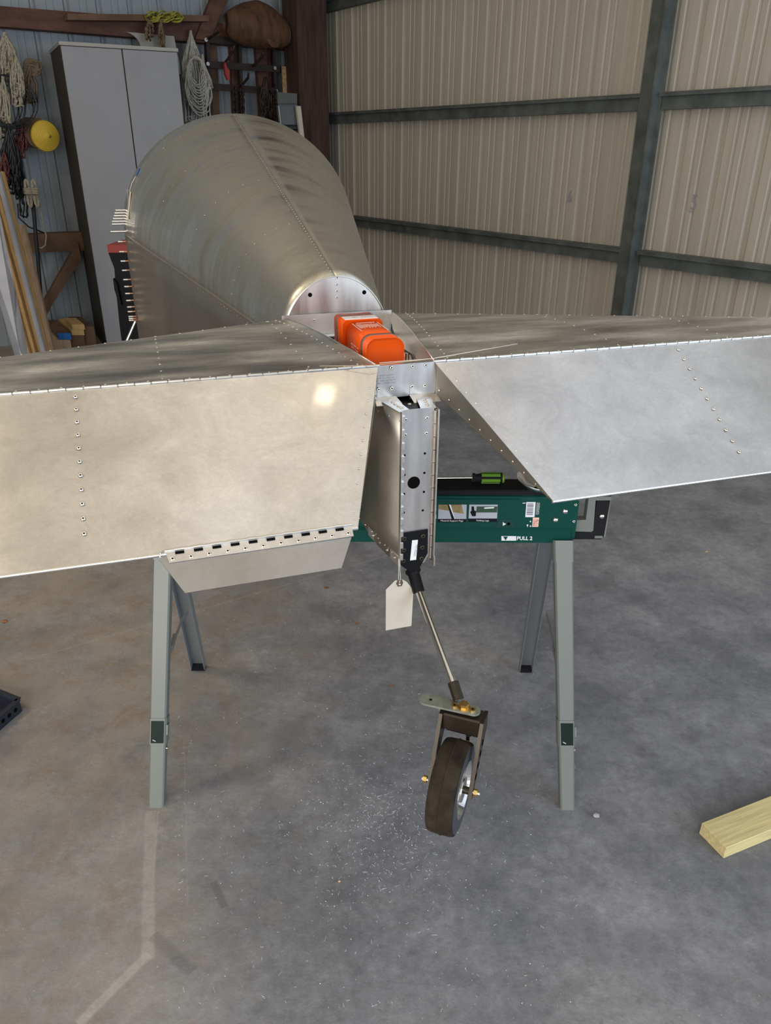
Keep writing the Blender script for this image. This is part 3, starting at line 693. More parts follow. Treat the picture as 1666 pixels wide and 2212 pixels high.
# doubler along the bottom edge of the left skin
db = MB(); n_ = V((-1, -.32, 0)).normalized()*.0012
db.prism([V((-.0372, -.079, .803)), V((-.0372, -.079, .780)), V((-.0705, .04, .803)), V((-.0705, .04, .826))], n_, 'alu'); DB = db.build('doubler_strip', AP, local=True)
for i in range(4): t = (i+.4)/4; place('rivet', RIV, DB, V((-.0374, -.075, .792)).lerp(V((-.0700, .035, .815)), t)+n_*1.1, n_)
# black steel mount plate
FM = FP-.003
pl = [Lf(868.5, 1152, FM), Lf(925, 1143.5, FM), Lf(924, 1195, FM), Lf(903, 1233, FM), Lf(893, 1240, FM), Lf(867, 1222, FM)]
mp = MB(); mp.prism(pl, (0, .003, 0), 'black'); MP = mp.build('mount_plate', AP, local=True, label='black steel mount plate with a white sticker')
RB = meshonly(MB().rivet((0, 0, 0), (0, 0, 1), .0054, m='black_sat', seg=14, h=.3), 'plate_rivet')
for x, y in ((874, 1164), (873, 1189), (872, 1212), (914.5, 1158.5), (912.5, 1183), (911, 1207)): place('rivet', RB, MP, Lf(x, y, FM), (0, -1, 0))
sk_ = MB(); sk_.prism([Lf(x, y, FM-.0002) for x, y in ((890.5, 1167), (903, 1166), (899, 1209), (886, 1210.5))], (0, -.0004, 0), 'white'); SK = sk_.build('sticker', MP, local=True)
sb = MB(); d0 = Lf(897.5, 1176, FM-.0008); d1 = Lf(893.5, 1201, FM-.0008)
scribble(sb, d0, (d1-d0), V((0, -1, 0)).cross((d1-d0).normalized()), (d1-d0).length, .006, 2, 'greyprint', 5, .0005, 1.4); 
for v in sb.v: v.y = FM-.0009
sb.build('sticker_print', SK, local=True, kind='stuff')

# ---- tail wheel strut in the airplane's middle plane
A0, A1 = La(892, 1232, 0), La(905, 1279, .003); A2, A3 = La(979, 1474, .010), La(991, 1511, .011)
sc_ = MB(); sc_.cyl(A0, A1, .0135, 'black', 20); sc_.lathe(A0, A1-A0, [(-.002, .0), (-.002, .017), (.004, .018), (.008, .0145), (.010, .0135)], 'black', 20); TS = sc_.build('strut_socket', AP, local=True)
sr = MB(); sr.cyl(A0.lerp(A1, .8), A3, .0082, 'steel', 24); sr.build('strut_rod', AP, local=True, label='bright polished steel rod')
ls = MB(); ls.cyl(A2, A3, .0118, 'black_sat', 8, smooth=False); ls.build('strut_socket', AP, local=True)
# wheel frame: WX axle, WY forward, vertical z (airplane frame kept by converting points)
AX = V((.94, -.34, 0)).normalized(); AY = V((.34, .94, 0)).normalized()
CWp = CAM + ray(974, 1698)*1.512
def WF(x, y, z): return CWp + AX*x + AY*y + K*z
def onW(px, py, x=0.):     # point on the wheel's plane at offset x, in wheel coordinates
    p = hit(px, py, CWp+AX*x, AX)-CWp; return (x, p.dot(AY), p.z)
B0 = onW(1003, 1524); BT = B0[2]; BY = B0[1]
ZTIRE = .0975
ti = MB()
prof = [(-.0285, .058), (-.0285, .089), (-.0265, .0935), (-.020, .0955), (-.0016, .0962), (-.0006, .0974), (.0006, .0974), (.0016, .0962), (.020, .0955), (.0265, .0935), (.0285, .089), (.0285, .058)]
ti.lathe(CWp, AX, prof, 'tire', 64, mats=['tire_side']+['tire']*9+['tire_side'])
ti.v = [CWp+(p-CWp)*.968 for p in ti.v]
TI = ti.build('tyre', AP)
for p in TI.data.polygons: p.use_smooth = False
hb = MB(); hb.lathe(CWp, AX, [(-.030, .0595), (-.030, .055), (-.016, .050), (-.014, .028), (-.028, .026), (-.028, .008), (.028, .008), (.028, .026), (.014, .028), (.016, .050), (.030, .055), (.030, .0595), (.0275, .0595)], 'hub', 48); hb.v = [CWp+(p-CWp)*.968 for p in hb.v]; HB = hb.build('wheel_hub', AP, label='bright machined aluminium hub')
fk = MB()   # fork: head block and two side plates
hx = .0395; BZ = BT-.012
fk.box(WF(0, BY, BZ-.024), AX*hx, AY*.020, K*.020, 'black_sat', .003)
for sx_ in (-1, 1):
    top = (BY+.020, BZ-.004); pts = [(BY-.021, BZ-.005), (BY+.021, BZ-.005), (BY+.021, BZ-.04), (.012, .002), (.008, -.012), (-.006, -.014), (-.014, -.008)]
    fk.prism([WF(sx_*(hx+(-.001 if sx_ > 0 else .0065)), y, z) for y, z in pts], AX*.0075, 'black_sat')
FK = fk.build('wheel_fork', AP, label='dark bronze-black fork holding the small wheel')
for i in range(4):
    t = (i+.6)/4.6; y = BY*(1-t)*.9; z = (BZ-.045)*(1-t)+.01*t; h = MB(); h.disc(WF(hx+.0066, y, z), AX, .0068, 'dark', 16); h.build('hole', FK)
ib = MB(); ib.box(WF(0, BY+.012, BZ-.060), AX*(hx-.004), AY*.006, K*.007, 'black'); ib.cyl(WF(.012, BY+.005, BZ-.066), WF(.012, BY+.005, BZ-.076), .006, 'steel', 8); ib.build('fork_crossbar', FK)
ax_ = MB(); ax_.cyl(WF(-.060, 0, 0), WF(.060, 0, 0), .004, 'steel', 10); ax_.cyl(WF(.028, 0, 0), WF(.042, 0, 0), .0075, 'black_sat', 16); AXO = ax_.build('axle', AP)
for x0, x1 in ((-.058, -.050), (.0475, .0545)):
    b = MB(); b.cyl(WF(x0, 0, 0), WF(x1, 0, 0), .0078, 'gold', 6, smooth=False); b.build('axle_bolt', AXO, label='gold hexagonal bolt head')
# steering arm, a flat rounded bar on top of the fork
arm = []; x0, x1, wd_ = -.078, .024, .0165
for i in range(9): t = math.pi/2+math.pi*i/8; arm.append((x0+wd_*math.cos(t)*1., wd_*math.sin(t)))
for i in range(9): t = -math.pi/2+math.pi*i/8; arm.append((x1-.004+wd_*.85*math.cos(t), wd_*.85*math.sin(t)))
am = MB(); am.prism([WF(x, BY+y, BT-.010) for x, y in arm], K*.0045, 'zinc'); AM = am.build('steering_arm', AP, label='flat zinc-plated steering arm with rounded ends')
h = MB(); h.disc(WF(-.070, BY, BT-.0055), K, .0030, 'dark', 10); h.build('hole', AM)
b = MB(); b.cyl(WF(0, BY, BT-.0055), WF(0, BY, BT-.0035), .0125, 'gold', 20); b.cyl(WF(0, BY, BT-.0035), WF(0, BY, BT+.006), .0095, 'gold', 6, smooth=False); b.build('pivot_bolt', AM, label='large gold hexagonal bolt')
for x in (-.019, .018):
    b = MB(); b.cyl(WF(x, BY-.002, BT-.0055), WF(x, BY-.002, BT-.002), .0062, 'gold', 16); b.disc(WF(x, BY-.002, BT-.0019), K, .0022, 'dark', 8); b.build('arm_screw', AM, label='small gold round screw')

# ================================================================== THINGS ON THE AIRPLANE
# orange emergency beacon strapped in the bay
EB_ = empty('emergency_beacon', L2W((-.015, .2, 1.142)), YAW, label='orange plastic emergency beacon box strapped in the tail bay', cat='beacon')
def rbox(mb, a0, a1, f0, f1, z0, z1, r, m, segs=6, round_end=.012):
    prof = []
    for cx, cz, t0 in ((a1-r, z1-r, 0), (a0+r, z1-r, 90)):
        for i in range(segs+1): t = math.radians(t0+90*i/segs); prof.append((cx+r*math.cos(t), cz+r*math.sin(t)))
    prof += [(a0, z0), (a1, z0)]; n = len(prof); ca, cz = (a0+a1)/2, (z0+z1)/2
    rings = []
    for k in range(5):
        t = math.pi/2*k/4; f = f0+round_end*(1-math.sin(t)); sc = 1-round_end*(1-math.cos(t))*0 - (1-k/4.)**2*.16
        rings.append([(ca+(x-ca)*sc, f, cz+(z-cz)*sc) for x, z in prof])
    rings.append([(x, f1, z) for x, z in prof])
    vs = [L2W(p) for r_ in rings for p in r_]; fs = [(i*n+j, i*n+(j+1) % n, (i+1)*n+(j+1) % n, (i+1)*n+j) for i in range(5) for j in range(n)]
    fs += [tuple(range(n))[::-1], tuple(range(5*n, 6*n))]; mb.add(vs, fs, m, True)
EX0, EX1, EZ = -.060, .024, 1.2415
b = MB(); rbox(b, EX0, EX1, .085, .262, 1.142, EZ, .022, 'orange', 6, .008)
b.build('beacon_body', EB_)
b = MB(); rbox(b, EX0-.006, EX1+.006, .262, .345, 1.142, EZ+.004, .010, 'orange', 4, .004); b.build('beacon_cap', EB_)
for f, ex, r in ((.118, .0012, .022), (.315, .0075, .011)):
    b = MB(); rbox(b, EX0-ex, EX1+ex, f, f+.010, 1.142, EZ+ex*(1 if ex < .005 else .7), r+ex*.5, 'strapm', 6, .0008); b.build('steel_strap', EB_)
b = MB(); b.box(L2W(((EX0+EX1)/2, .288, EZ+.0046)), U*.040, W*.016, K*.0006, 'white'); WBt = b.build('white_label', EB_)
b = MB(); scribble(b, L2W((EX1-.004, .295, EZ+.0052)), -U, -W, .066, .010, 1, 'greyprint', 9, .0008, 1.2); b.build('label_print', WBt, kind='stuff')
b = MB(); rb_ = random.Random(4)                      # tall, narrow pale lettering printed upside down on the top
for i in range(16):
    x = EX0+.018+.0032*i; l = rb_.choice((.018, .020, .013, .022)); f = .225 if rb_.random() < .6 else .222
    b.box(L2W((x, f-l/2-.02*0, EZ+.0002)), U*.0008, W*l, K*.0003, 'pinkprint')
b.box(L2W(((EX0+EX1)/2+.002, .248, EZ+.0002)), U*.022, W*.002, K*.0003, 'pinkprint')
for x in (EX0+.012, EX1-.012): b.box(L2W((x, .205, EZ+.0001)), U*.0011, W*.040, K*.0003, 'pinkprint')
b.build('top_print', EB_, kind='stuff')
b = MB(); scribble(b, L2W((EX0-.0003, .21, 1.165)), -W, K, .06, .045, 6, 'pinkprint', 12, .0006, 1.1)
b.build('side_print', EB_, kind='stuff')
# thin stiff wire lying over the hinge
wz = 1.2125
wv = MB(); wv.tube([onz(820, 784, wz), onz(930, 775, wz+.002), onz(1030, 758, wz+.006), onz(1118, 742.5, wz+.010)], .0008, 'string', 5)
tag(wv.btop('stiff_wire'), 'thin pale wire lying over the right hinge corner, its tip pointing right', 'wire')
wv = MB(); wv.tube([onz(690, 790.5, wz), onz(800, 790, wz), onz(900, 778.5, wz+.0005), onz(985, 768, wz+.002)], .0007, 'straw', 5)
tag(wv.btop('stiff_wire'), 'thin straw-coloured wire lying along the front of the spar, crossing the first', 'wire')

# manila tag hanging below the stern post
TG = FP-.012
HT = empty('hang_tag', L2W(Lf(862, 1306, TG)), YAW, label='blank manila hang tag tied below the black mount plate', cat='tag')
tg = [(833.5, 1362), (889, 1352), (893, 1281), (889, 1270), (879, 1257), (870, 1252), (854, 1254), (843, 1265), (834, 1274)]
b = MB(); b.prism([L2W(Lf(x, y, TG)) for x, y in tg], W*.0006, 'manila'); b.build('card', HT)
b = MB(); c = Lf(863.5, 1260, TG-.0002); b.prism([L2W(Lf(x, y, TG-.0002)) for x, y in ((859, 1253), (869, 1252.5), (871, 1259), (868, 1266), (859.5, 1267), (856, 1261))], -W*.0004, 'brownpaper'); BPo = b.build('reinforcement_patch', HT)
b = MB(); b.lathe(L2W(Lf(863.5, 1261, TG-.0006)), W, [(-.0008, .0016), (-.0012, .0026), (0, .0032)], 'steel', 14); b.build('eyelet', BPo)
b = MB(); e_ = L2W(Lf(863.5, 1261, TG-.001)); tpn = L2W(Lf(862, 1207, FP-.006))
for dx in (-.0012, .0016): b.tube([tpn+U*dx*.3, tpn.lerp(e_, .45)+U*dx, tpn.lerp(e_, .8)+U*dx*1.6, e_], .0007, 'string', 5)
b.build('string', HT)

# tag and blue tape on the left front of the fuselage
def deckp(px, py, off=.0):    # point on the left rounded skin
    d = ray(px, py); t = 1.5
    for _ in range(400):
        p = loc(CAM+d*t); s = p.y
        if s > S0:
            v = (p.x/hw(s))**2 + (max(0, p.z-zs(s))/(zr(s)-zs(s)))**2
            if v < 1: break
        t += .01
    return L2W(p)+(-U+K*.3)*off
FT = empty('fuselage_tag', deckp(282, 450, .004), YAW, label='beige card tag taped by a string to the left front skin', cat='tag')
q0, q1 = deckp(285, 415, .006), deckp(279, 474, .006); dd = (q1-q0).normalized()
b = MB(); b.box((q0+q1)/2, (q1-q0)/2, W*.018, dd.cross(W).normalized()*.003, 'manila'); b.build('card', FT)
b = MB(); q2 = deckp(296, 382, .006); b.tube([q2, deckp(291, 398, .012), q0+U*-.004], .0016, 'string', 5); b.tube([q0, q0-U*.012+K*.01, q0-U*.014-K*.05], .0014, 'string', 5); b.build('string', FT)
b = MB(); b.box(deckp(300, 371, .004), (deckp(303, 364, .004)-deckp(297, 378, .004))*.5, W*.012, U*.001, 'blue'); b.build('tape_strip', FT)

# spring fasteners along the front edge
def sidep(px, py, h0=.15, k=.2144, f0=.6):
    n = U+W*k; return hit(px, py, O-U*h0+W*f0, n)
ORD = 'first second third fourth fifth sixth seventh eighth ninth tenth eleventh twelfth last'.split()
cp = [(262, 522), (263.5, 543.7), (267.7, 564), (271, 584), (274, 604), (276, 619), (279, 634), (281, 649), (283, 663), (284.5, 673), (286, 683.6), (286.6, 688), (286.6, 692)]
for i, (x, y) in enumerate(cp):
    dl = O-U*hw(S1)+W*(S1-.02); z = hit(x, y, dl, W).z; base = dl+K*z-O*0; base = V((dl.x, dl.y, z))
    e = empty('spring_fastener', base, YAW, label=(ORD[i]+' silver and copper fastener down the left front edge of the fuselage'), cat='fastener', group='row of spring fasteners down the left front edge')
    b = MB(); b.cyl(base, base-U*.014, .0032, 'copper', 8); b.build('copper_stem', e)
    b = MB(); b.cyl(base-U*.014, base-U*.034, .0042, 'cleco', 8); b.build('silver_body', e)
for i, y in enumerate((454, 460, 466, 472, 478, 484, 500)):
    f_ = S1-.02; P_ = O+W*f_; p = hit(262, y, P_, W); a = (p-P_).dot(U); p = V((p.x, p.y, p.z))
    e = empty('spring_fastener', p, YAW, label=(ORD[i]+' bright silver fastener from the top of the cluster above the red-topped stand'), cat='fastener', group='cluster of bright fasteners at the fuselage shoulder')
    b = MB(); ln = .040 if y < 495 else .046; b.cyl(p+U*.03, p-U*ln*(.55+.45*min(1, (y-450)/30)), .0048, 'cleco', 8); b.build('silver_body', e)

# ================================================================== SAWHORSE
SH_ = empty('sawhorse', (-.06, 1.76, 0), 0, label='green folding sawhorse with grey steel legs under the tail', cat='sawhorse')
YF, YB = 1.715, 1.805; XL, XR = -.62, .486; ZB, ZTp = .694, .822
b = MB()    # folded sheet front: upper lip, main face, proud lower band
pf = [(YF+.010, ZTp), (YF, ZTp-.010), (YF, ZB+.042), (YF-.006, ZB+.034), (YF-.006, ZB), (YF+.002, ZB)]
n = len(pf)
def strip(mb, prof, x0, x1, m):
    vs = [(x0, y, z) for y, z in prof]+[(x1, y, z) for y, z in prof]; mb.add(vs, [(i, i+1, n+i+1, n+i) for i in range(len(prof)-1)], m)
strip(b, pf, XL, XR-.012, 'green')
strip(b, [(2*1.76-y, z) for y, z in pf], XL, XR, 'green')
b.prism([(XR-.012, YF, ZTp-.004), (XR, YF, ZTp-.012), (XR, YF, ZB+.012), (XR-.012, YF, ZB+.004)], (0, .002, 0), 'green')
b.aabb(XL, XR-.004, YF+.003, YB-.003, ZB+.01, ZTp-.002, 'green'); BEAM = b.build('beam', SH_)
b = MB(); b.aabb(XL, XR-.01, YF+.008, YB-.006, ZTp-.003, ZTp+.012, 'black_rub', .003); b.build('top_pad', SH_)
# bolts and rivets on the face
def FY(x, y, d=0.): return ony(x, y, YF-.0006-d)
BOLT = meshonly(MB().lathe((0, 0, 0), (0, 0, 1), [(0, .0075), (.002, .0074), (.0045, .0055), (.006, .0025), (.0062, 0.0001)], 'steel', 16), 'carriage_bolt')
for x, y in ((1221, 1104.5), (1200, 1123)): place('carriage_bolt', BOLT, BEAM, FY(x, y)-V((-.06, 1.76, 0)), (0, -1, 0))
for x, y in ((1244, 1090.5), (1240, 1126.5)): place('rivet', RIV, BEAM, FY(x, y)-V((-.06, 1.76, 0)), (0, -1, 0))
# printed pictures, labels and lettering
def quad(mb, x0, y0, x1, y1, m, d=0., sk=0.):
    mb.prism([FY(x0, y0, d), FY(x0-sk, y1, d), FY(x1-sk, y1, d), FY(x1, y0, d)], (0, -.0002, 0), m)
def poly(mb, pts, m, d=0.): mb.prism([FY(x, y, d) for x, y in pts], (0, -.0002, 0), m)
M['pic_grey'] = mat('picture_grey', (.42, .44, .48), .4); M['pic_wood'] = mat('picture_wood', (.30, .22, .09), .4, var=.3, vscale=60); M['pic_green'] = mat('picture_green', (.03, .07, .04), .4)
M['bar'] = mat('barcode_ink', (.08, .07, .10), .5); M['greendark'] = mat('shaded_green_print', (.003, .045, .034), .35)
b = MB(); quad(b, 947.5, 1090, 1008.5, 1121, 'pic_grey', 0, 1); quad(b, 946.5, 1121, 1007.5, 1128, 'black', 0, .4)
poly(b, ((948, 1090), (968, 1090), (975, 1104), (947.5, 1100)), 'pic_wood', .0003); poly(b, ((974, 1090), (997, 1090), (1002, 1110), (978, 1106)), 'pic_wood', .0003); poly(b, ((967, 1090), (970, 1090), (982, 1121), (976, 1121)), 'black', .0005); poly(b, ((970, 1090), (974, 1090), (983, 1121), (982, 1121)), 'white', .0005)
PA = b.build('picture_panel', BEAM)
text_mesh('Material Support Pegs', .0065, FY(976.5, 1126.5, .0006), (1, 0, 0), (0, 0, 1), 'white', 'caption', PA, align='CENTER', extr=.0001)
b = MB(); quad(b, 1014, 1090, 1075.5, 1120, 'pic_grey', 0, 1.5); quad(b, 1012, 1120.5, 1074, 1127.5, 'black', 0, .4)
poly(b, ((1030, 1094), (1075, 1094), (1074, 1107), (1029, 1107)), 'pic_green', .0003); poly(b, ((1047, 1096), (1068, 1095), (1067, 1098), (1046, 1099)), 'white', .0005)
poly(b, ((1019, 1094), (1024, 1094), (1025, 1103), (1029, 1104), (1028, 1115), (1020, 1115), (1016, 1106), (1019, 1103)), 'black', .0005); PBn = b.build('picture_panel', BEAM)
text_mesh('Folding Legs', .0065, FY(1043, 1126, .0006), (1, 0, 0), (0, 0, 1), 'white', 'caption', PBn, align='CENTER', extr=.0001)
b = MB(); quad(b, 900, 1090, 943, 1120, 'pic_grey'); quad(b, 900, 1121, 942.5, 1127, 'black'); poly(b, ((925, 1104), (943, 1103), (943, 1112), (925, 1113)), 'pic_green', .0003); b.build('picture_panel', BEAM)
b = MB(); quad(b, 1137.5, 1084.5, 1157.5, 1117, 'white', 0, 2.5)
yy = 1087.5; rb_ = random.Random(2)
while yy < 1113:
    h_ = rb_.choice((.5, .9, 1.5, .6)); quad(b, 1139.5-(yy-1087)*.07, yy, 1153-(yy-1087)*.07, yy+h_, 'bar', .0004); yy += h_+rb_.choice((.5, .8, 1.1))
b.build('barcode_label', BEAM)
b = MB()
for j in range(3): scribble(b, FY(1159.5+2.6*j, 1112, .0002), (0, 0, 1), (-1, 0, 0), .034, .003, 1, 'white', 30+j, .0005, 1.6)
quad(b, 1129, 1086, 1136, 1087.5, 'white', .0001)
for x, y in ((1145, 1125), (1145, 1135)): quad(b, x, y, x+2.5, y+3, 'white', .0001)
poly(b, ((1138, 1133), (1142, 1133), (1139.5, 1139)), 'white', .0001); b.build('small_print', BEAM, kind='stuff')
b = MB(); quad(b, 1151.5, 1118, 1165, 1138, 'pinkprint', 0, 2); scribble(b, FY(1151, 1136, .0003), (1, 0, 0), (0, 0, 1), .013, .019, 4, 'red', 44, .0004, 1.2); b.build('date_sticker', BEAM)
b = MB(); poly(b, ((1079, 1121.5), (1107, 1121.5), (1116, 1141), (1069, 1141)), 'greendark'); b.disc(FY(1099, 1131.5, .0003), (0, -1, 0), .0042, 'dark', 16); poly(b, ((1086.5, 1128), (1093.5, 1132), (1086.5, 1136)), 'white', .0003); b.build('latch_mark', BEAM)
def FB(x, y, d=0.): return ony(x, y, YF-.0066-d)
b = MB(); b.prism([FB(x, y) for x, y in ((1083.5, 1158), (1115.5, 1158), (1115.5, 1167.8), (1083.5, 1167.8))], (0, -.0002, 0), 'white'); b.prism([FB(x, y, .0003) for x, y in ((1087, 1159), (1097.5, 1159), (1092.5, 1167.5))], (0, -.0002, 0), 'green'); LBn = b.build('white_label', BEAM)
text_mesh('PULL 2', .0145, FB(1116.5, 1166.3, .0002), (1, 0, 0), (0, 0, 1), 'white', 'lettering', BEAM, sx=.92, bold=.0004)
# end bracket: grey angle plate inside a black frame
YK = 1.735
b = MB()
def PK(x, y, Y=YK): return ony(x, y, Y)
out = [PK(1228, 1165), PK(1298, 1165), PK(1304, 1160), PK(1317, 1083), PK(1290, 1080), PK(1282, 1147), PK(1280, 1150), PK(1230, 1150)]
b.prism(out, (0, .028, 0), 'black_rub'); b.build('end_frame', SH_)
b = MB(); b.prism([PK(1240, 1124, YK-.002), PK(1266, 1123, YK-.002), PK(1273, 1070, YK-.002), PK(1288, 1071, YK-.002), PK(1282, 1146, YK-.002), PK(1279, 1149, YK-.002), PK(1238, 1148, YK-.002)], (0, .026, 0), 'grey_paint')
b.prism([PK(1304.5, 1161, YK-.001), PK(1318.5, 1083, YK-.001), PK(1321.5, 1071, YK-.001), PK(1308, 1160, YK-.001)], (0, .032, 0), 'grey_paint')
b.prism([PK(1287, 1073, YK-.001), PK(1321, 1073, YK-.001), PK(1319, 1081, YK-.001), PK(1286, 1081, YK-.001)], (0, .030, 0), 'grey_paint'); EBk = b.build('end_bracket', SH_)
b = MB(); b.prism([PK(1285, 1072.5, YK+.004), PK(1320, 1072.5, YK+.004), PK(1317, 1064, YK+.03), PK(1282, 1064, YK+.03)], (0, 0, .002), 'black_rub'); b.build('bracket_cap', EBk)
place('carriage_bolt', BOLT, EBk, PK(1300, 1115, YK-.0005)-V((-.06, 1.76, 0)), (0, -1, 0))
b = MB(); c = PK(1293.5, 1160.2, YK-.001); b.box(c, (.0105, 0, 0), (0, .001, 0), (0, 0, .0038), 'grey_paint', .0009); b.build('slot', EBk)
# legs
def leg(x0, x1, foot0, foot1, ytop, yfoot, front):
    # x0,x1 outer edges at the top; foot0,foot1 at the floor
    zt = ZB+.012; T0, T1 = V((x0, ytop, zt)), V((x1, ytop, zt)); F0, F1 = V((foot0, yfoot, 0)), V((foot1, yfoot, 0))
    dn = (F0-T0).normalized(); cr = (T1-T0).normalized(); nb = dn.cross(cr).normalized()
    if nb.y < 0: nb = -nb                    # nb points away from the camera
    b = MB()
    if front:
        sw = .0165; g = 0.39
        def sect(t0, t1, gr, m):
            a0, a1, c0, c1 = T0.lerp(F0, t0), T1.lerp(F1, t0), T0.lerp(F0, t1), T1.lerp(F1, t1)
            ww = cr*gr; bv = .004
            ring = lambda p, q: [p-ww+nb*bv, p-ww+cr*bv-nb*gr, q+ww-cr*bv-nb*gr, q+ww+nb*bv, q+ww+nb*(.028+gr), p-ww+nb*(.028+gr)]
            A, B = ring(a0, a1), ring(c0, c1); b.add(A+B, [(i, (i+1) % 6, 6+(i+1) % 6, 6+i) for i in range(6)]+[(5, 4, 3, 2, 1, 0), (6, 7, 8, 9, 10, 11)], m)
        sect(0, .075, .0022, 'grey_paint'); sect(.075, .655, 0., 'grey_paint'); sect(.655, .755, .0016, 'grey_paint'); sect(.755, 1.0, -.0008, 'grey_paint')
        Lg = b.build('leg', SH_)
        w = MB(); A, B, C, D = T0.lerp(F0, .664), T1.lerp(F1, .664), T1.lerp(F1, .748), T0.lerp(F0, .748)
        w.prism([p-nb*.0017 for p in (A+cr*.005, B-cr*.004, C-cr*.004, D+cr*.005)], -nb*.0006, 'blackwin'); w.build('leg_window', Lg)
        w = MB(); w.bar(T0.lerp(F0, .735)+cr*.010-nb*.0025, T0.lerp(F0, .741)+cr*.018-nb*.0025, .0004, .002, 'white'); w.build('mark', Lg)
        w = MB(); w.box(T1.lerp(F1, .70)+cr*.003+nb*.010, cr*.0022, nb*.008, dn*.014, 'grey_paint'); w.cyl(T1.lerp(F1, .775)+nb*.012, T1.lerp(F1, .775)+nb*.012+cr*.004, .004, 'steel', 8); w.build('latch', Lg)
    else:
        th = .0018; dp = .026
        b.prism([T0+nb*dp, T1+nb*dp, F1+nb*dp, F0+nb*dp], nb*th, 'grey_in')
        b.prism([T0, T0+nb*dp, F0+nb*dp, F0], cr*th, 'grey_in'); b.prism([T1, T1+nb*dp, F1+nb*dp, F1], -cr*th, 'grey_in')
        b.box((F0+F1)/2+nb*dp/2-dn*.003, cr*((F1-F0).length/2), nb*dp/2, dn*.003, 'black_rub'); Lg = b.build('leg', SH_)
    return T0, T1, F0, F1
fr_ = leg(.431, .479, .476, .515, 1.70, 1.482, True)
fl_ = leg(-.592, -.546, -.636, -.594, 1.70, 1.482, True)
br_ = leg(.418, .462, .459, .503, 1.80, 2.075, False)
bl_ = leg(-.612, -.567, -.658, -.612, 1.80, 2.075, False)
for pts in (((406, 1322), (392, 1342), (377, 1375), (370, 1402)), ((1181, 1325), (1188, 1348), (1196, 1395), (1203, 1425))):
    b = MB(); P_ = [hit(x, y, (0, yy, 0), V((0, 1, 0))) for (x, y), yy in zip(pts, (1.915, 1.86, 1.76, 1.66))]
    b.bar(P_[0], P_[1], .012, .003, 'grey_paint', up=(1, 0, 0)); b.bar(P_[1], P_[3], .012, .003, 'grey_paint', up=(1, 0, 0)); b.bar(P_[2], P_[3], .018, .008, 'grey_paint', up=(1, 0, 0))
    b.cyl(P_[2]-V((.006, 0, 0)), P_[2]+V((.006, 0, 0)), .004, 'steel', 8); b.build('folding_brace', SH_)

# ---- things lying on the sawhorse
ZS = ZTp+.012
sx0 = ony(1020, 1050, 1.765).x; sx1 = ony(1089, 1050, 1.765).x; zc = ZS+.0135; yc = 1.772
SD = empty('screwdriver', (sx0, yc, ZS), 0, label='black and lime green handled screwdriver lying on the sawhorse beam', cat='screwdriver')
b = MB(); b.lathe((sx0, yc, zc), (1, 0, 0), [(0, .0), (0, .0105), (.003, .0125), (.007, .0115), (.010, .0095), (.016, .0105), (.03, .0130), (sx1-sx0-.008, .0130), (sx1-sx0-.003, .0125)], 'black_rub', 20, mats=['lime', 'black_rub', 'black_rub'] + ['black_rub']*5); HD = b.build('handle', SD)
b = MB()
for t in (35, 100, 165, -35, -100):
    a = math.radians(t); n_ = V((0, -math.sin(a), math.cos(a))); b.box(V(((sx0+sx1)/2+.006, yc, zc))+n_*.0128, V((.024, 0, 0)), V((1, 0, 0)).cross(n_)*.0042, n_*.0016, 'lime', .0008)
b.lathe((sx1-.003, yc, zc), (1, 0, 0), [(-.003, .0128), (.0, .0135), (.003, .012), (.004, .006), (.0042, .0001)], 'lime', 16); b.lathe((sx0-.0005, yc, zc), (1, 0, 0), [(0, .0001), (0, .0095), (.001, .010)], 'lime', 16); b.build('handle_inlay', HD, label='lime green grip inlays')
b = MB(); b.cyl((sx0, yc, zc), (sx0-.115, yc, zc-.002), .0032, 'steel', 10); b.prism([(sx0-.115, yc-.003, zc-.004), (sx0-.115, yc+.003, zc-.004), (sx0-.125, yc+.0035, zc-.0025), (sx0-.125, yc-.0035, zc-.0025)], (0, 0, .002), 'steel'); b.build('shaft', SD)
# steel dish
bc = ony(1158, 1070, 1.745); BC = V((bc.x, 1.745, ZS-.004)); tl = V((.10, -.10, 1)).normalized()
BW = empty('parts_dish', BC, 0, label='shiny round steel parts dish under the right elevator corner', cat='dish')
b = MB(); b.lathe(BC, tl, [(.001, .0001), (0, .024), (.003, .030), (.020, .050), (.026, .056), (.0285, .057), (.0285, .0555), (.021, .0485), (.005, .029), (.003, .0001)], 'hub', 40)
for i in range(len(b.sm)): b.sm[i] = True
b.build('bowl', BW)
b = MB(); b.lathe(BC, tl, [(-.004, .0001), (-.004, .026), (.0, .026)], 'black_rub', 24); b.build('magnetic_base', BW)

# ---- pale timber on the floor at right
q = [onz(1510, 1800), onz(1563, 1855)]; dA = (q[1]-q[0]).normalized(); q2 = onz(1666, 1822); dB = (q2-q[1]).normalized(); dB = (dB-dA*dB.dot(dA)).normalized(); wdt = (q[1]-q[0]).length
b = MB(); c = (q[0]+q[1])/2+dB*.40+K*.019
b.box((0, 0, 0), (.40, 0, 0), (0, wdt/2, 0), (0, 0, .019), 'pine', .0015)
o = b.build('timber_board'); o.location = c; o.rotation_euler = (0, 0, math.atan2(dB.y, dB.x))
tag(o, 'pale yellow pine board lying on the concrete at lower right', 'board')
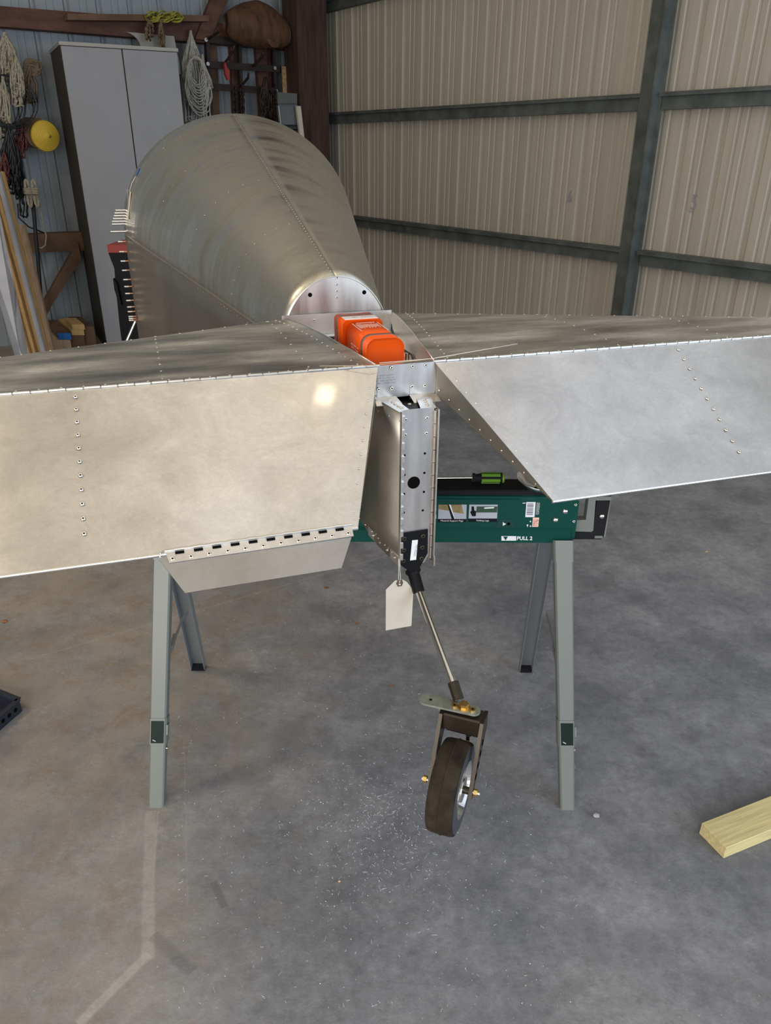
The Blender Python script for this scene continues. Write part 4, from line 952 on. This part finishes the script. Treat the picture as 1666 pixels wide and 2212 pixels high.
# ---- crate corner at the left edge
cr = [onz(46, 1529), onz(0, 1575)]
c0 = onz(46, 1536, .0); dx = (onz(0, 1500)-onz(46, 1518)).normalized(); dy = (onz(0, 1566)-onz(46, 1526)).normalized()
CR = empty('plastic_crate', c0, 0, label='dark blue-black plastic crate corner at the left edge of the floor', cat='crate')
b = MB(); hh = .045
b.bar(c0+K*hh/2, c0+dx*.4+K*hh/2, .006, hh, 'bluegrey'); b.bar(c0+K*hh, c0+dx*.4+K*hh, .020, .005, 'bluegrey'); b.build('side_wall', CR)
b = MB(); b.bar(c0+K*hh/2, c0+dy*.4+K*hh/2, .006, hh, 'bluegrey'); b.bar(c0+K*hh, c0+dy*.4+K*hh, .016, .005, 'bluegrey'); sw_ = b.build('side_wall', CR)
nrm = dy.cross(K).normalized(); nrm = nrm if nrm.dot(-c0) > 0 else -nrm
for i in range(8):
    h = MB(); h.disc(c0+dy*(.022+.026*i)+K*hh*.5+nrm*.0032, nrm, .0075, 'dark', 12); h.build('hole', sw_)
b = MB(); b.prism([c0, c0+dx*.4, c0+dx*.4+dy*.4, c0+dy*.4], K*.004, 'bluegrey'); b.build('crate_floor', CR)

# ---- stand that carries the front of the fuselage
SX = L2W((0, 2.2, 0)); FS = empty('support_stand', SX, YAW, label='silver tube trestle under the front of the fuselage', cat='stand')
zb_ = .735
b = MB(); b.bar(SX-U*.5+K*(zb_-.03), SX+U*.5+K*(zb_-.03), .06, .05, 'steel'); b.build('top_bar', FS)
for su in (-1, 1):
    for sw in (-1, 1):
        b = MB(); b.cyl(SX+U*su*.46+K*(zb_-.04), SX+U*su*.62+W*sw*.30, .014, 'steel', 10); b.build('leg', FS)
for dx_ in (0, .022):
    b = MB(); p0, p1 = hit(292+dx_*60, 694, L2W((0, 2.3, 0)), W), hit(278+dx_*60, 726, L2W((0, 2.3, 0)), W); b.cyl(p0, p1+(p1-p0)*4, .006, 'steel', 8); b.build('diagonal_tube', FS)

# ---- black stand with red top behind the fuselage
RY = 4.9; p = ony(268, 600, RY); RBs = empty('tool_stand', (p.x, RY, 0), 0, label='black tapered tool stand with a red top in front of the tall cabinet', cat='stand')
def PY(x, y, Y=RY): return ony(x, y, Y)
b = MB(); b.prism([PY(231, 529), PY(320, 529), PY(320, 546), PY(234, 546)], (0, .30, 0), 'red'); b.build('red_top', RBs)
zf = onz(0, 0, 0)
def drop(p): return V((p.x, p.y, 0.))
b = MB(); b.prism([PY(234, 546), PY(240, 562), PY(247, 580), PY(250, 620), PY(254, 660), PY(258, 700), drop(PY(262, 745)), drop(PY(330, 745)), PY(330, 546)], (0, .28, 0), 'black'); b.build('body', RBs)
b = MB(); b.prism([PY(244, 602, RY-.03), PY(252, 612, RY-.03), PY(262, 660, RY-.03), PY(256, 655, RY-.03), PY(247, 625, RY-.03)], (0, .06, 0), 'black'); b.build('side_handle', RBs)

WANG = math.atan2(-WL.y, -WL.x); CURRZ = WANG
# ================================================================== LEFT WALL
def beam_on(name, p0, p1, hpx, off, dep, m, par, cls=onL):
    """timber whose face spans the pixel line p0-p1 (its top edge) and hpx below"""
    a, b_, c, d = cls(p0[0], p0[1], off), cls(p1[0], p1[1], off), cls(p1[0], p1[1]+hpx, off), cls(p0[0], p0[1]+hpx, off)
    mb = MB(); mb.prism([a, b_, c, d], -NL*dep, m); return mb.build(name, par)
beam_on('rail_timber', (-60, 8), (640, 64), 44, .16, .14, 'redwood', wl_)
beam_on('rail_timber', (30, 508), (260, 498), 40, .16, .14, 'brownwood', wl_)
beam_on('rail_timber', (260, 498), (640, 482), 38, .16, .14, 'brownwood', wl_)
b = MB(); b.prism([onL(472, -40, .2), onL(512, -40, .2), onL(452, 88, .2), onL(422, 84, .2)], -NL*.06, 'redwood'); b.build('diagonal_brace', wl_)
b = MB(); b.prism([onL(168, 524, .22), onL(176, 560, .22), onL(112, 660, .22), onL(97, 690, .22), onL(96, 650, .22)], -NL*.06, 'brownwood'); b.build('diagonal_brace', wl_)
for x0, x1, x2, x3 in ((452, 468, 478, 462), (497, 512, 524, 508), (552, 594, 606, 566)):
    b = MB(); b.prism([onL(x0, 88, .06), onL(x1, 89, .06), onL(x2, 300, .06), onL(x3, 300, .06)], -NL*.05, 'brownwood' if x0 < 490 else 'redwood'); b.build('wall_stud', wl_)
# corner post
b = MB(); p0 = onL(622, 0, .3); a = CORN+NL*.20+WL*.02; b = MB()
cpx = hit(661, 100, CORN+NL*.35, NL); base = V((cpx.x, cpx.y, 0)); wv = (hit(694, 100, CORN+NL*.35, NL)-hit(630, 100, CORN+NL*.35, NL)).length
b.box(base+K*HW/2, WL*(wv/2), NL*.12, K*HW/2, 'postwood'); b.box(base+K*HW/2-NL*.17, WL*(wv/2-.05), NL*.05, K*HW/2, 'postwood'); tag(b.build('corner_post'), kind='structure', label='dark brown timber post in the far corner')
# cabinet
CZ = 2.30; cA, cB_ = onz(130, 97, CZ), onz(383, 112, CZ); cA.z = cB_.z = 0; cd_ = (cB_-cA).normalized(); cn = V((cd_.y, -cd_.x, 0)); cwid = (cB_-cA).length
CB = empty('storage_cabinet', (cA+cB_)/2, math.atan2(cd_.y, cd_.x), label='tall plain grey two-door cabinet against the pale metal wall', cat='cabinet')
_pb = hit(93, 103, cA, cd_); dep = abs((V((_pb.x, _pb.y, 0))-cA).dot(cn))-.02; b = MB(); c = (cA+cB_)/2-cn*(dep/2+.02); b.box(c+K*CZ/2, cd_*cwid/2, cn*dep/2, K*CZ/2, 'cabshade'); b.build('body', CB)
b = MB(); b.box(c+K*(CZ+.012)+cn*.012, cd_*(cwid/2+.008), cn*(dep/2+.012), K*.012, 'board'); b.build('top_panel', CB)
sp_ = (onz(263, 105, CZ)-V((0, 0, CZ))-cA).dot(cd_)
for x0, x1 in ((0.002, sp_-.004), (sp_+.004, cwid-.002)):
    b = MB(); b.box(cA+cd_*((x0+x1)/2)-cn*.009+K*CZ/2, cd_*((x1-x0)/2), cn*.010, K*(CZ/2-.004), 'cabinet', .003); D_ = b.build('door', CB)
b = MB(); p = hit(363, 245, cA, cn); b.disc(p+cn*.001, cn, .018, 'greyprint', 12, .001); b.build('scuff_spot', CB)
# white board with a round cut-out behind the cabinet
pts = [onL(262, 68, .2)]
for i in range(8): t = i/7; pts.append(onL(262+43*math.sin(t*math.pi/2), 68+40*(1-math.cos(t*math.pi/2)), .2))
pts += [onL(310, 160, .2), onL(392, 160, .2), onL(376, 78, .2)]
b = MB(); b.prism(pts, -NL*.012, 'board'); tag(b.btop('cutout_board'), 'off-white board with a curved cut-out leaning on the wall above the cabinet', 'board')
# long plank on the rail
b = MB(); b.prism([onL(146, 29, .26), onL(452, 33, .26), onL(452, 46, .26), onL(146, 43, .26)], -NL*.09, 'brownwood'); tag(b.btop('long_plank'), 'long narrow plank lying on top of the upper red-brown rail', 'plank')

# ropes, cords, chains
def hank(name, px, py0, py1, wpx, off, m, n, r, label, cat, seed, group=None, jit=1., rootn=True):
    rnd = random.Random(seed); mb = MB()
    top = onL(px, py0, off)
    for i in range(n):
        x1 = px+rnd.uniform(-1, 1)*wpx; x2 = px+rnd.uniform(-1, 1)*wpx; yb = py1-rnd.random()**2*(py1-py0)*.45
        pts = []
        for k in range(17):
            t = k/16; w_ = math.sin(math.pi*t); lane = x1 if t < .5 else x2
            yy = py0+(yb-py0)*(1-abs(2*t-1)**1.6)
            xx = px+(lane-px)*min(1, 1.8*w_)+rnd.uniform(-1, 1)*jit
            pts.append(onL(xx+(yy-py0)*.05, yy, off+rnd.uniform(-.03, .05)))
        mb.tube(pts, r, m, 4)
    return tag(mb.btop(name), label, cat, group)
hank('rope_hank', 412, 66, 268, 25, .22, 'rope_w', 34, .007, 'large hank of white rope hanging just right of the cabinet', 'rope', 1)
hank('rope_hank', 438, 118, 268, 10, .30, 'rope_w', 14, .007, 'narrow hank of white rope beside the metal rack', 'rope', 2)
cm = MB(); rnd = random.Random(5)
cc = onL(425, 152, .34)
for i in range(12):
    rx, rz = .055+.006*i, .11+.010*i; cm.tube([cc+WL*(-rx*math.cos(t)+.01*rnd.uniform(-1, 1))+K*(rz*math.sin(t)-.012*i)+NL*rnd.uniform(-.01, .02) for t in [2*math.pi*k/20 for k in range(21)]], .007, 'rope_w', 4)
tag(cm.btop('rope_coil'), 'oval coil of white rope hung in front of the large hank', 'rope')
hank('twine_hank', 322, 44, 88, 10, .30, 'rope_b', 6, .007, 'brown looped rope hanging left of the yellow twine', 'rope', 3)
hank('twine_hank', 347, 42, 112, 6, .30, 'rope_b', 9, .008, 'brown rope strands hanging over the white board', 'rope', 4)
ym = MB(); rnd = random.Random(8)
for i in range(22):
    c = onL(rnd.uniform(322, 384), rnd.uniform(32, 43), .30); rr = rnd.uniform(.015, .042)
    ym.tube([c+WL*rr*math.cos(t)*1.4+K*rr*.8*math.sin(t)+NL*.03*math.sin(2*t) for t in [2*math.pi*k/12 for k in range(13)]], .006, 'ylw_rope', 4)
tag(ym.btop('yellow_twine'), 'tangled yellow twine on the upper rail', 'twine')
hank('rope_hank', 10, 70, 175, 24, .30, 'rope', 34, .008, 'thick tan rope hank at the upper left edge', 'rope', 6)
hank('rope_hank', 34, 120, 232, 14, .40, 'rope', 24, .007, 'tan rope hank with looped lower end left of the brown twine bundle', 'rope', 7)
hank('twine_bundle', 64, 143, 224, 15, .28, 'rope_b', 14, .007, 'dark brown twine bundle above the yellow cone', 'twine', 9)
tb_ = MB(); 
for i in range(7): c = onL(70+rnd.uniform(-8, 8), 146+rnd.uniform(-7, 7), .3); tb_.tube([c+WL*.05*math.cos(t)+K*.035*math.sin(t) for t in [2*math.pi*k/10 for k in range(11)]], .008, 'rope_b', 4)
tag(tb_.btop('twine_knot'), 'knotted top of brown twine above the dark bundle', 'twine')
bc_ = MB()
for i in range(8):
    c = onL(12+rnd.uniform(-8, 10), 225+rnd.uniform(-6, 10), .4); rx, rz = rnd.uniform(.10, .21), rnd.uniform(.12, .2); t0 = rnd.uniform(0, 1)
    bc_.tube([c+WL*rx*math.cos(t)*-1+K*rz*math.sin(t)+NL*.02*math.sin(3*t+t0) for t in [2*math.pi*k/20 for k in range(21)]], .006, 'cord', 4)
tag(bc_.btop('cable_coil'), 'coil of black cable below the tan ropes at the left edge', 'cable')
hank('cord_bundle', 45, 262, 345, 13, .32, 'cord_r', 12, .007, 'red-brown cords hanging left of the yellow cone', 'cord', 10)
hank('cord_bundle', 18, 268, 420, 18, .38, 'cord', 22, .010, 'dense bundle of black straps and cords behind the leaning lumber', 'cord', 11, jit=2.5)
hank('cord_bundle', 42, 335, 470, 12, .30, 'cord', 7, .006, 'sparse black cords hanging beside the two knotted ropes', 'cord', 12, jit=2.)
for xx, lab in ((61, 'left of two tan ropes tied in short knotted bundles'), (76, 'right of two tan ropes tied in short knotted bundles')):
    kn = MB(); c = onL(xx, 418, .4)
    for i in range(4): kn.tube([c+K*(.012*i)+WL*.030*math.cos(t)+NL*.03*math.sin(t) for t in [2*math.pi*k/10 for k in range(11)]], .007, 'rope', 5)
    for s_ in (-1, 1):
        for d in (.016, .03): kn.tube([c+K*(-.0)+WL*d*.6*math.cos(t)+K*s_*(.05+.055*math.sin(t)) for t in [math.pi*(1+s_*0)+2*math.pi*k/12 for k in range(13)]], .007, 'rope', 5)
    tag(kn.btop('knotted_rope'), lab, 'rope')
hs = MB(); hs.tube([onL(x, y, .36) for x, y in ((70, 430), (74, 470), (77, 510), (82, 560), (88, 640), (90, 700))], .016, 'cord', 7)
tag(hs.btop('black_hose'), 'black hose hanging down past the lower brown rail', 'hose')
for pts, lab in ((((84, 430), (92, 480), (100, 510), (98, 530), (90, 536), (78, 534)), 'thin tan cord looping over the lower brown rail'), (((38, 440), (40, 470), (62, 490), (95, 503)), 'thin black cord sagging above the lower brown rail')):
    w = MB(); w.tube([onL(x, y, .34) for x, y in pts], .006, 'rope' if 'tan' in lab else 'cord', 5); tag(w.btop('thin_cord'), lab, 'cord')
hank('rope_hank', 6, 165, 300, 16, .36, 'rope', 16, .007, 'grey-tan rope strands hanging over the black cable coil', 'rope', 31, jit=2)
hank('cord_bundle', 8, 330, 400, 10, .42, 'cord_r', 10, .008, 'short red-brown cords at the left edge above the leaning boards', 'cord', 32, jit=2)
# yellow cone float
yc_ = onL(98, 294, .34); ax_ = (NL*.95+V((0.35, -.1, -.05))).normalized()
YC = empty('straw_cone', yc_, WANG, label='round yellow ridged cone hat hung beside the cabinet', cat='hat')
b = MB(); pr = [(-.02, .0001), (-.02, .112), (0, .116)]
for i in range(9): r = .112-.0118*i; pr += [(.008+.007*i, r), (.013+.007*i, r-.003)]
pr += [(.080, .006), (.082, .0001)]
b.lathe(yc_, ax_, pr, 'yellow', 30); b.build('cone', YC)
b = MB(); b.cyl(yc_+ax_*.075, yc_+ax_*.10, .006, 'brownwood', 8); b.build('tip', YC)
b = MB(); q_ = yc_+WL*.045+K*.02-NL*.02; b.cyl(q_, q_-ax_*.16, .112, 'brownwood', 24); b.build('drum', YC, label='brown drum behind the yellow cone')
# metal hook rack
RK = empty('hook_rack', onL(520, 180, .12), WANG, label='dark rusty steel rack of crossed bars with hooks between cabinet and corner post', cat='rack')
for a, c in (((446, 84), (456, 272)), ((516, 92), (522, 262)), ((589, 98), (597, 282))):
    b = MB(); b.bar(onL(*a, .16), onL(*c, .16), .03, .055, 'darksteel', up=WL.cross(K)); b.build('upright_bar', RK)
for a, c in (((444, 84), (615, 99)), ((448, 139), (611, 150)), ((452, 187), (600, 197))):
    b = MB(); b.bar(onL(*a, .19), onL(*c, .19), .055, .02, 'darksteel', up=NL); b.build('cross_bar', RK)
for pts in (((484, 138), (492, 128), (502, 112), (507, 98)), ((546, 143), (556, 134), (566, 123), (570, 112)), ((518, 188), (528, 178), (536, 168), (537, 159)), ((450, 84), (460, 77), (470, 70), (475, 66))):
    b = MB(); b.tube([onL(x, y, .24+.05*i) for i, (x, y) in enumerate(pts)], .011, 'darksteel', 6); b.build('hook', RK)
for x, y in ((445, 86), (449, 138), (453, 189), (594, 147), (597, 196)):
    b = MB(); b.disc(onL(x, y, .215), NL, .016, 'alu', 10, .006); b.build('rack_bolt', RK)
b = MB(); b.prism([onL(x, y, .26) for x, y in ((484, 134), (488, 147), (493, 152), (494, 173), (489, 173), (484, 160), (482, 140))], NL*.03, 'red'); tag(b.btop('red_strap_end'), 'small dark red strap hanging on the left hook of the rack', 'strap')
def chain(px, y0, y1, m, off, lab):
    c = MB(); k = 0; y = y0
    while y < y1:
        p = onL(px+(y-y0)*.03, y, off); sd = WL if k % 2 else NL
        c.tube([p+sd*.018*math.cos(t)+K*.034*math.sin(t) for t in [2*math.pi*j/8 for j in range(9)]], .007, m, 4); y += 8.5; k += 1
    return tag(c.btop('chain'), lab, 'chain')
chain(508, 196, 258, 'darksteel', .27, 'left of two rusty chains hanging from the rack middle')
chain(523, 192, 258, 'darksteel', .27, 'right of two rusty chains hanging from the rack middle')
hank('chain_bundle', 573, 168, 275, 13, .26, 'darksteel', 22, .011, 'thick dark chain bundle hanging at the right of the rack', 'chain', 21, jit=2)
chain(594, 192, 300, 'darksteel', .33, 'single rusty chain left of the grey metal panel')
# brown sack on the rail
SKc = onL(556, 56, .34)
sm = MB(); n1, n2 = 18, 20; vs = []
for i in range(n1+1):
    t = i/n1; x = -.31+.62*t; r = .175*(math.sin(math.pi*min(1, max(0, t*.94+.03)))**.38)
    for j in range(n2):
        a = 2*math.pi*j/n2; wob = 1+.07*math.sin(3*a+5*t)+.05*math.sin(9*t+a*2)
        vs.append(SKc-WL*x+NL*(r*.8*math.cos(a)*wob)+K*(r*math.sin(a)*wob-.10*max(0, t-.55)))
sm.add(vs, [(i*n2+j, i*n2+(j+1) % n2, (i+1)*n2+(j+1) % n2, (i+1)*n2+j) for i in range(n1) for j in range(n2)]+[tuple(range(n2)), tuple(range(n1*n2, (n1+1)*n2))[::-1]], 'sack', True)
SKe = empty('rolled_sack', SKc-K*.17, WANG, label='bulky brown rolled sack lying on the rail near the corner', cat='sack')
sm.build('bundle', SKe)
b = MB(); p = onL(592, 82, .45)
for i in range(7): b.tube([p+WL*(.03+.007*i)*math.cos(t)+K*(.03+.007*i)*math.sin(t) for t in [2*math.pi*k/12 for k in range(13)]], .006, 'sack', 4)
b.build('tied_end', SKe)
# pale strip of chipboard
b = MB(); b.prism([onL(609, 143, .24), onL(630, 145, .24), onL(634, 222, .24), onL(613, 222, .24)], -NL*.012, 'osb'); tag(b.btop('chipboard_strip'), 'narrow strip of chipboard beside the corner post', 'board')
# louvred grey panel leaning in the corner
LP = empty('louvred_panel', onz(640, 560, .0), WANG, label='grey sheet metal panel with louvres and bright edge trim leaning by the corner post', cat='panel')
of = .62
b = MB(); b.prism([onL(600, 199, of), onL(642, 202, of), onL(642, 224, of+.05), onL(601, 223, of+.05)], -NL*.02, 'shelfgrey'); b.build('top_flap', LP)
b = MB(); b.prism([onL(601, 223, of), onL(642, 225, of), onL(668, 420, of), onL(622, 420, of)], -NL*.015, 'shelfgrey'); b.build('sheet', LP)
for i in range(8):
    y = 269+9*i; sx = 609+(y-269)*.12; b = MB(); b.prism([onL(sx, y, of+.01), onL(sx+34, y+.5, of+.01), onL(sx+34, y+4, of+.04), onL(sx, y+3.5, of+.04)], -NL*.012, 'cord'); b.build('louvre', LP)
    b = MB(); b.prism([onL(sx+1, y+5, of+.01), onL(sx+33, y+5.5, of+.01), onL(sx+33, y+7.5, of+.03), onL(sx+1, y+7, of+.03)], -NL*.01, 'grey_paint'); b.build('louvre_slat', LP)
b = MB(); b.prism([onL(641, 229, of+.06), onL(650, 229, of+.06), onL(672, 420, of+.06), onL(664, 420, of+.06)], -NL*.03, 'manila'); b.build('edge_trim', LP, label='pale bright edge strip')
b = MB(); b.prism([onL(601, 228, of+.04), onL(603, 228, of+.04), onL(626, 420, of+.04), onL(624, 420, of+.04)], -NL*.03, 'alu'); b.build('edge_trim', LP)

CURRZ = 0.
# ---- leaning lumber at the left
def lean(tx, ty, bx, by, wpx, m, label, y_top, y_bot, dep=.03, wb=None):
    a, b_ = ony(tx, ty, y_top), ony(tx+wpx, ty, y_top); c, d = ony(bx+(wb or wpx), by, y_bot), ony(bx, by, y_bot)
    def ext(p, q):        # carry the edge on to the floor
        k = p.z/(p.z-q.z); return p+(q-p)*k
    A, B = ext(a, d), ext(b_, c); mb = MB(); nrm_ = (b_-a).cross(A-a).normalized(); nrm_ = nrm_ if nrm_.dot(-a) < 0 else -nrm_
    mb.prism([a, b_, B, A], nrm_*dep, m); return tag(mb.btop('leaning_board'), label, 'board')
yt, yb_ = 7.0, 6.55
lean(-92, 340, 98-18-40, 746, 64, 'pine_pale', 'broad pale sheet leaning at the far left edge, lowest and palest', 5.35, 5.15, .02, 0.1)
lean(-62, 390, 38, 750, 22, 'pine_warm', 'leftmost warm pine board leaning, marked with pencil ticks', 5.75, 5.5)
lean(-36, 390, 60, 748, 13, 'pine_warm', 'second warm pine board from the left, leaning', 5.8, 5.55)
lean(-22, 385, 75, 746, 12, 'pine_warm', 'third warm pine board, just left of the bluish white one', 5.85, 5.6)
lean(-12, 370, 84, 744, 9, 'pine_pale', 'narrow bluish white board leaning among the pine boards', 5.8, 5.55)
lean(1, 370, 95, 742, 5, 'pine_warm', 'thin pine strip edging the bluish white board', 5.85, 5.6)
lean(33, 485, 93, 740, 19, 'pine_pink', 'short pinkish pine board with knots, rightmost of the leaning boards', 6.25, 6.1)
# ---- offcuts on the floor by the wall
def offcut(x0, y0, x1, y1, Y, l, m, label, endm=None):     # end face between two corners on a plane facing the hall, carried back to the wall
    a, b_ = ony(x0, y1, Y), ony(x1, y0, Y); d = V((-.53, .85, 0))
    e = empty('timber_offcut', a, 0, label=label, cat='offcut')
    P4 = [V((a.x, Y, a.z)), V((b_.x, Y, a.z)), V((b_.x, Y, b_.z)), V((a.x, Y, b_.z))]
    mb = MB(); mb.prism(P4, d*l, m); mb.build('timber', e)
    if endm: mb = MB(); mb.prism([p-V((0, .003, 0)) for p in P4], (0, .002, 0), endm); mb.build('painted_end', e)
offcut(127, 719.5, 153, 733, 6.35, .62, 'brownwood', 'timber offcut with a blue painted end in the floor pile', 'blue')
offcut(128, 734, 152, 764, 6.35, .60, 'pine_pink', 'pale offcut directly under the blue-ended one')
offcut(156, 724.5, 181, 765, 6.40, .60, 'brownwood', 'lowest dark offcut right of the blue-ended one')
offcut(155.5, 712.5, 181, 724, 6.40, .55, 'pine_warm', 'middle pine offcut of the short stack')
offcut(157, 701, 182, 712, 6.40, .32, 'pine_warm', 'topmost light pine offcut of the short stack')
offcut(183, 706, 203, 762, 6.46, .50, 'brownwood', 'thick brown timber block nearest the cabinet')

# ================================================================== LITTER ON THE FLOOR
rnd = random.Random(11)
def swarf(n, pick, seed):
    r = random.Random(seed); mb = MB()
    for _ in range(n):
        x, y = pick(r); c = onz(x, y, 0); k = r.random(); 
        if k < .72:       # a tiny chip
            s_ = r.uniform(.0004, .0011); a = r.uniform(0, 6.3); d = V((math.cos(a), math.sin(a), r.uniform(-.2, .5))); e = V((-math.sin(a), math.cos(a), .3))
            mb.add([c+K*s_*.3, c+d*s_*2+K*s_, c+e*s_+K*s_*1.4, c+d*s_+K*.0002], [(0, 1, 2), (0, 2, 3), (1, 3, 2), (0, 3, 1)], 'swarf')
        else:            # a curled shaving
            R_ = r.uniform(.0005, .0013); L_ = .0025+.010*r.random()**2; a = r.uniform(0, 6.3); bend = r.uniform(-90, 90); m_ = 10; pts = []
            for i in range(m_):
                t = i/(m_-1); aa = a+bend*L_*t*.5; ph = t*L_/.0035*5
                pts.append(c+V((math.cos(aa)*L_*t+math.sin(ph)*R_*-math.sin(aa), math.sin(aa)*L_*t+math.sin(ph)*R_*math.cos(aa), R_+.0004+math.cos(ph)*R_)))
            mb.tube(pts, r.uniform(.00024, .0004), 'swarf', 3)
    return mb
sw1 = swarf(1100, lambda r: (r.gauss(835, 90), r.gauss(1790, 85)), 1)
tag(sw1.btop('metal_shavings', kind='stuff'), 'dense scatter of bright aluminium shavings left of the tail wheel', 'shavings')
sw2 = swarf(900, lambda r: (r.uniform(380, 1250), 1180+1000*r.random()**.8), 2)
tag(sw2.btop('metal_shavings', kind='stuff'), 'sparse aluminium chips scattered over the concrete around the sawhorse', 'shavings')
gs = MB(); 
for _ in range(150):
    c = onz(rnd.uniform(0, 1666), 1150+1050*rnd.random(), 0); a = rnd.uniform(0, 6.3); l = rnd.uniform(.003, .010)
    gs.tube([c+K*.0008, c+V((math.cos(a), math.sin(a), 0))*l*.5+K*.0016, c+V((math.cos(a+.3), math.sin(a+.3), 0))*l+K*.0008], .0003, 'straw', 3)
tag(gs.btop('grass_bits', kind='stuff'), 'dry grass bits scattered over the whole concrete floor', 'debris')
def leaf(x, y, s_, m, name, label, cat, seed):
    r = random.Random(seed); c = onz(x, y, 0); n = 9; mb = MB(); ring = [c+V((math.cos(6.283*i/n)*s_*r.uniform(.6, 1.2)*1.5, math.sin(6.283*i/n)*s_*r.uniform(.5, 1.1), r.uniform(.0005, s_*.5))) for i in range(n)]
    mb.add(ring+[c+K*s_*.35, c+K*.0002], [(i, (i+1) % n, n) for i in range(n)]+[((i+1) % n, i, n+1) for i in range(n)], m); tag(mb.btop(name), label, cat)
leaf(10, 1343, .011, 'leaf', 'dry_leaf', 'curled brown leaf on the floor at the left edge', 'leaf', 1)
leaf(848, 1482, .005, 'leaf', 'dry_leaf', 'small brown leaf fragment left of the tail wheel strut', 'leaf', 2)
leaf(706, 1270, .009, 'leaf', 'dry_leaf', 'flattened brown leaf on the floor below the trim tab', 'leaf', 3)
leaf(1528, 1193, .009, 'pebble', 'dry_leaf', 'tan leaf on the open floor to the right of the sawhorse', 'leaf', 4)
leaf(773, 1347, .006, 'leaf', 'dry_leaf', 'tiny brown leaf bit midway between the sawhorse legs', 'leaf', 5)
def lump(x, y, s_, m, name, label, cat, seed):
    r = random.Random(seed); c = onz(x, y, 0)+K*s_*.7; mb = MB(); vs = []; nr, ns_ = 5, 8
    for i in range(nr+1):
        for j in range(ns_):
            th, ph = math.pi*i/nr, 2*math.pi*j/ns_; k = s_*r.uniform(.75, 1.15); vs.append(c+V((math.sin(th)*math.cos(ph)*k*1.2, math.sin(th)*math.sin(ph)*k, math.cos(th)*k*.7)))
    mb.add(vs, [(i*ns_+j, i*ns_+(j+1) % ns_, (i+1)*ns_+(j+1) % ns_, (i+1)*ns_+j) for i in range(nr) for j in range(ns_)], m, seed % 2 == 0); tag(mb.btop(name), label, cat)
lump(733, 1905, .0036, 'pebble', 'pebble', 'single tan pebble on the bare concrete in the foreground', 'pebble', 2)
lump(1288, 1764, .0075, 'foil', 'crumpled_scrap', 'crumpled greyish plastic scrap beside the right front sawhorse foot', 'scrap', 3)
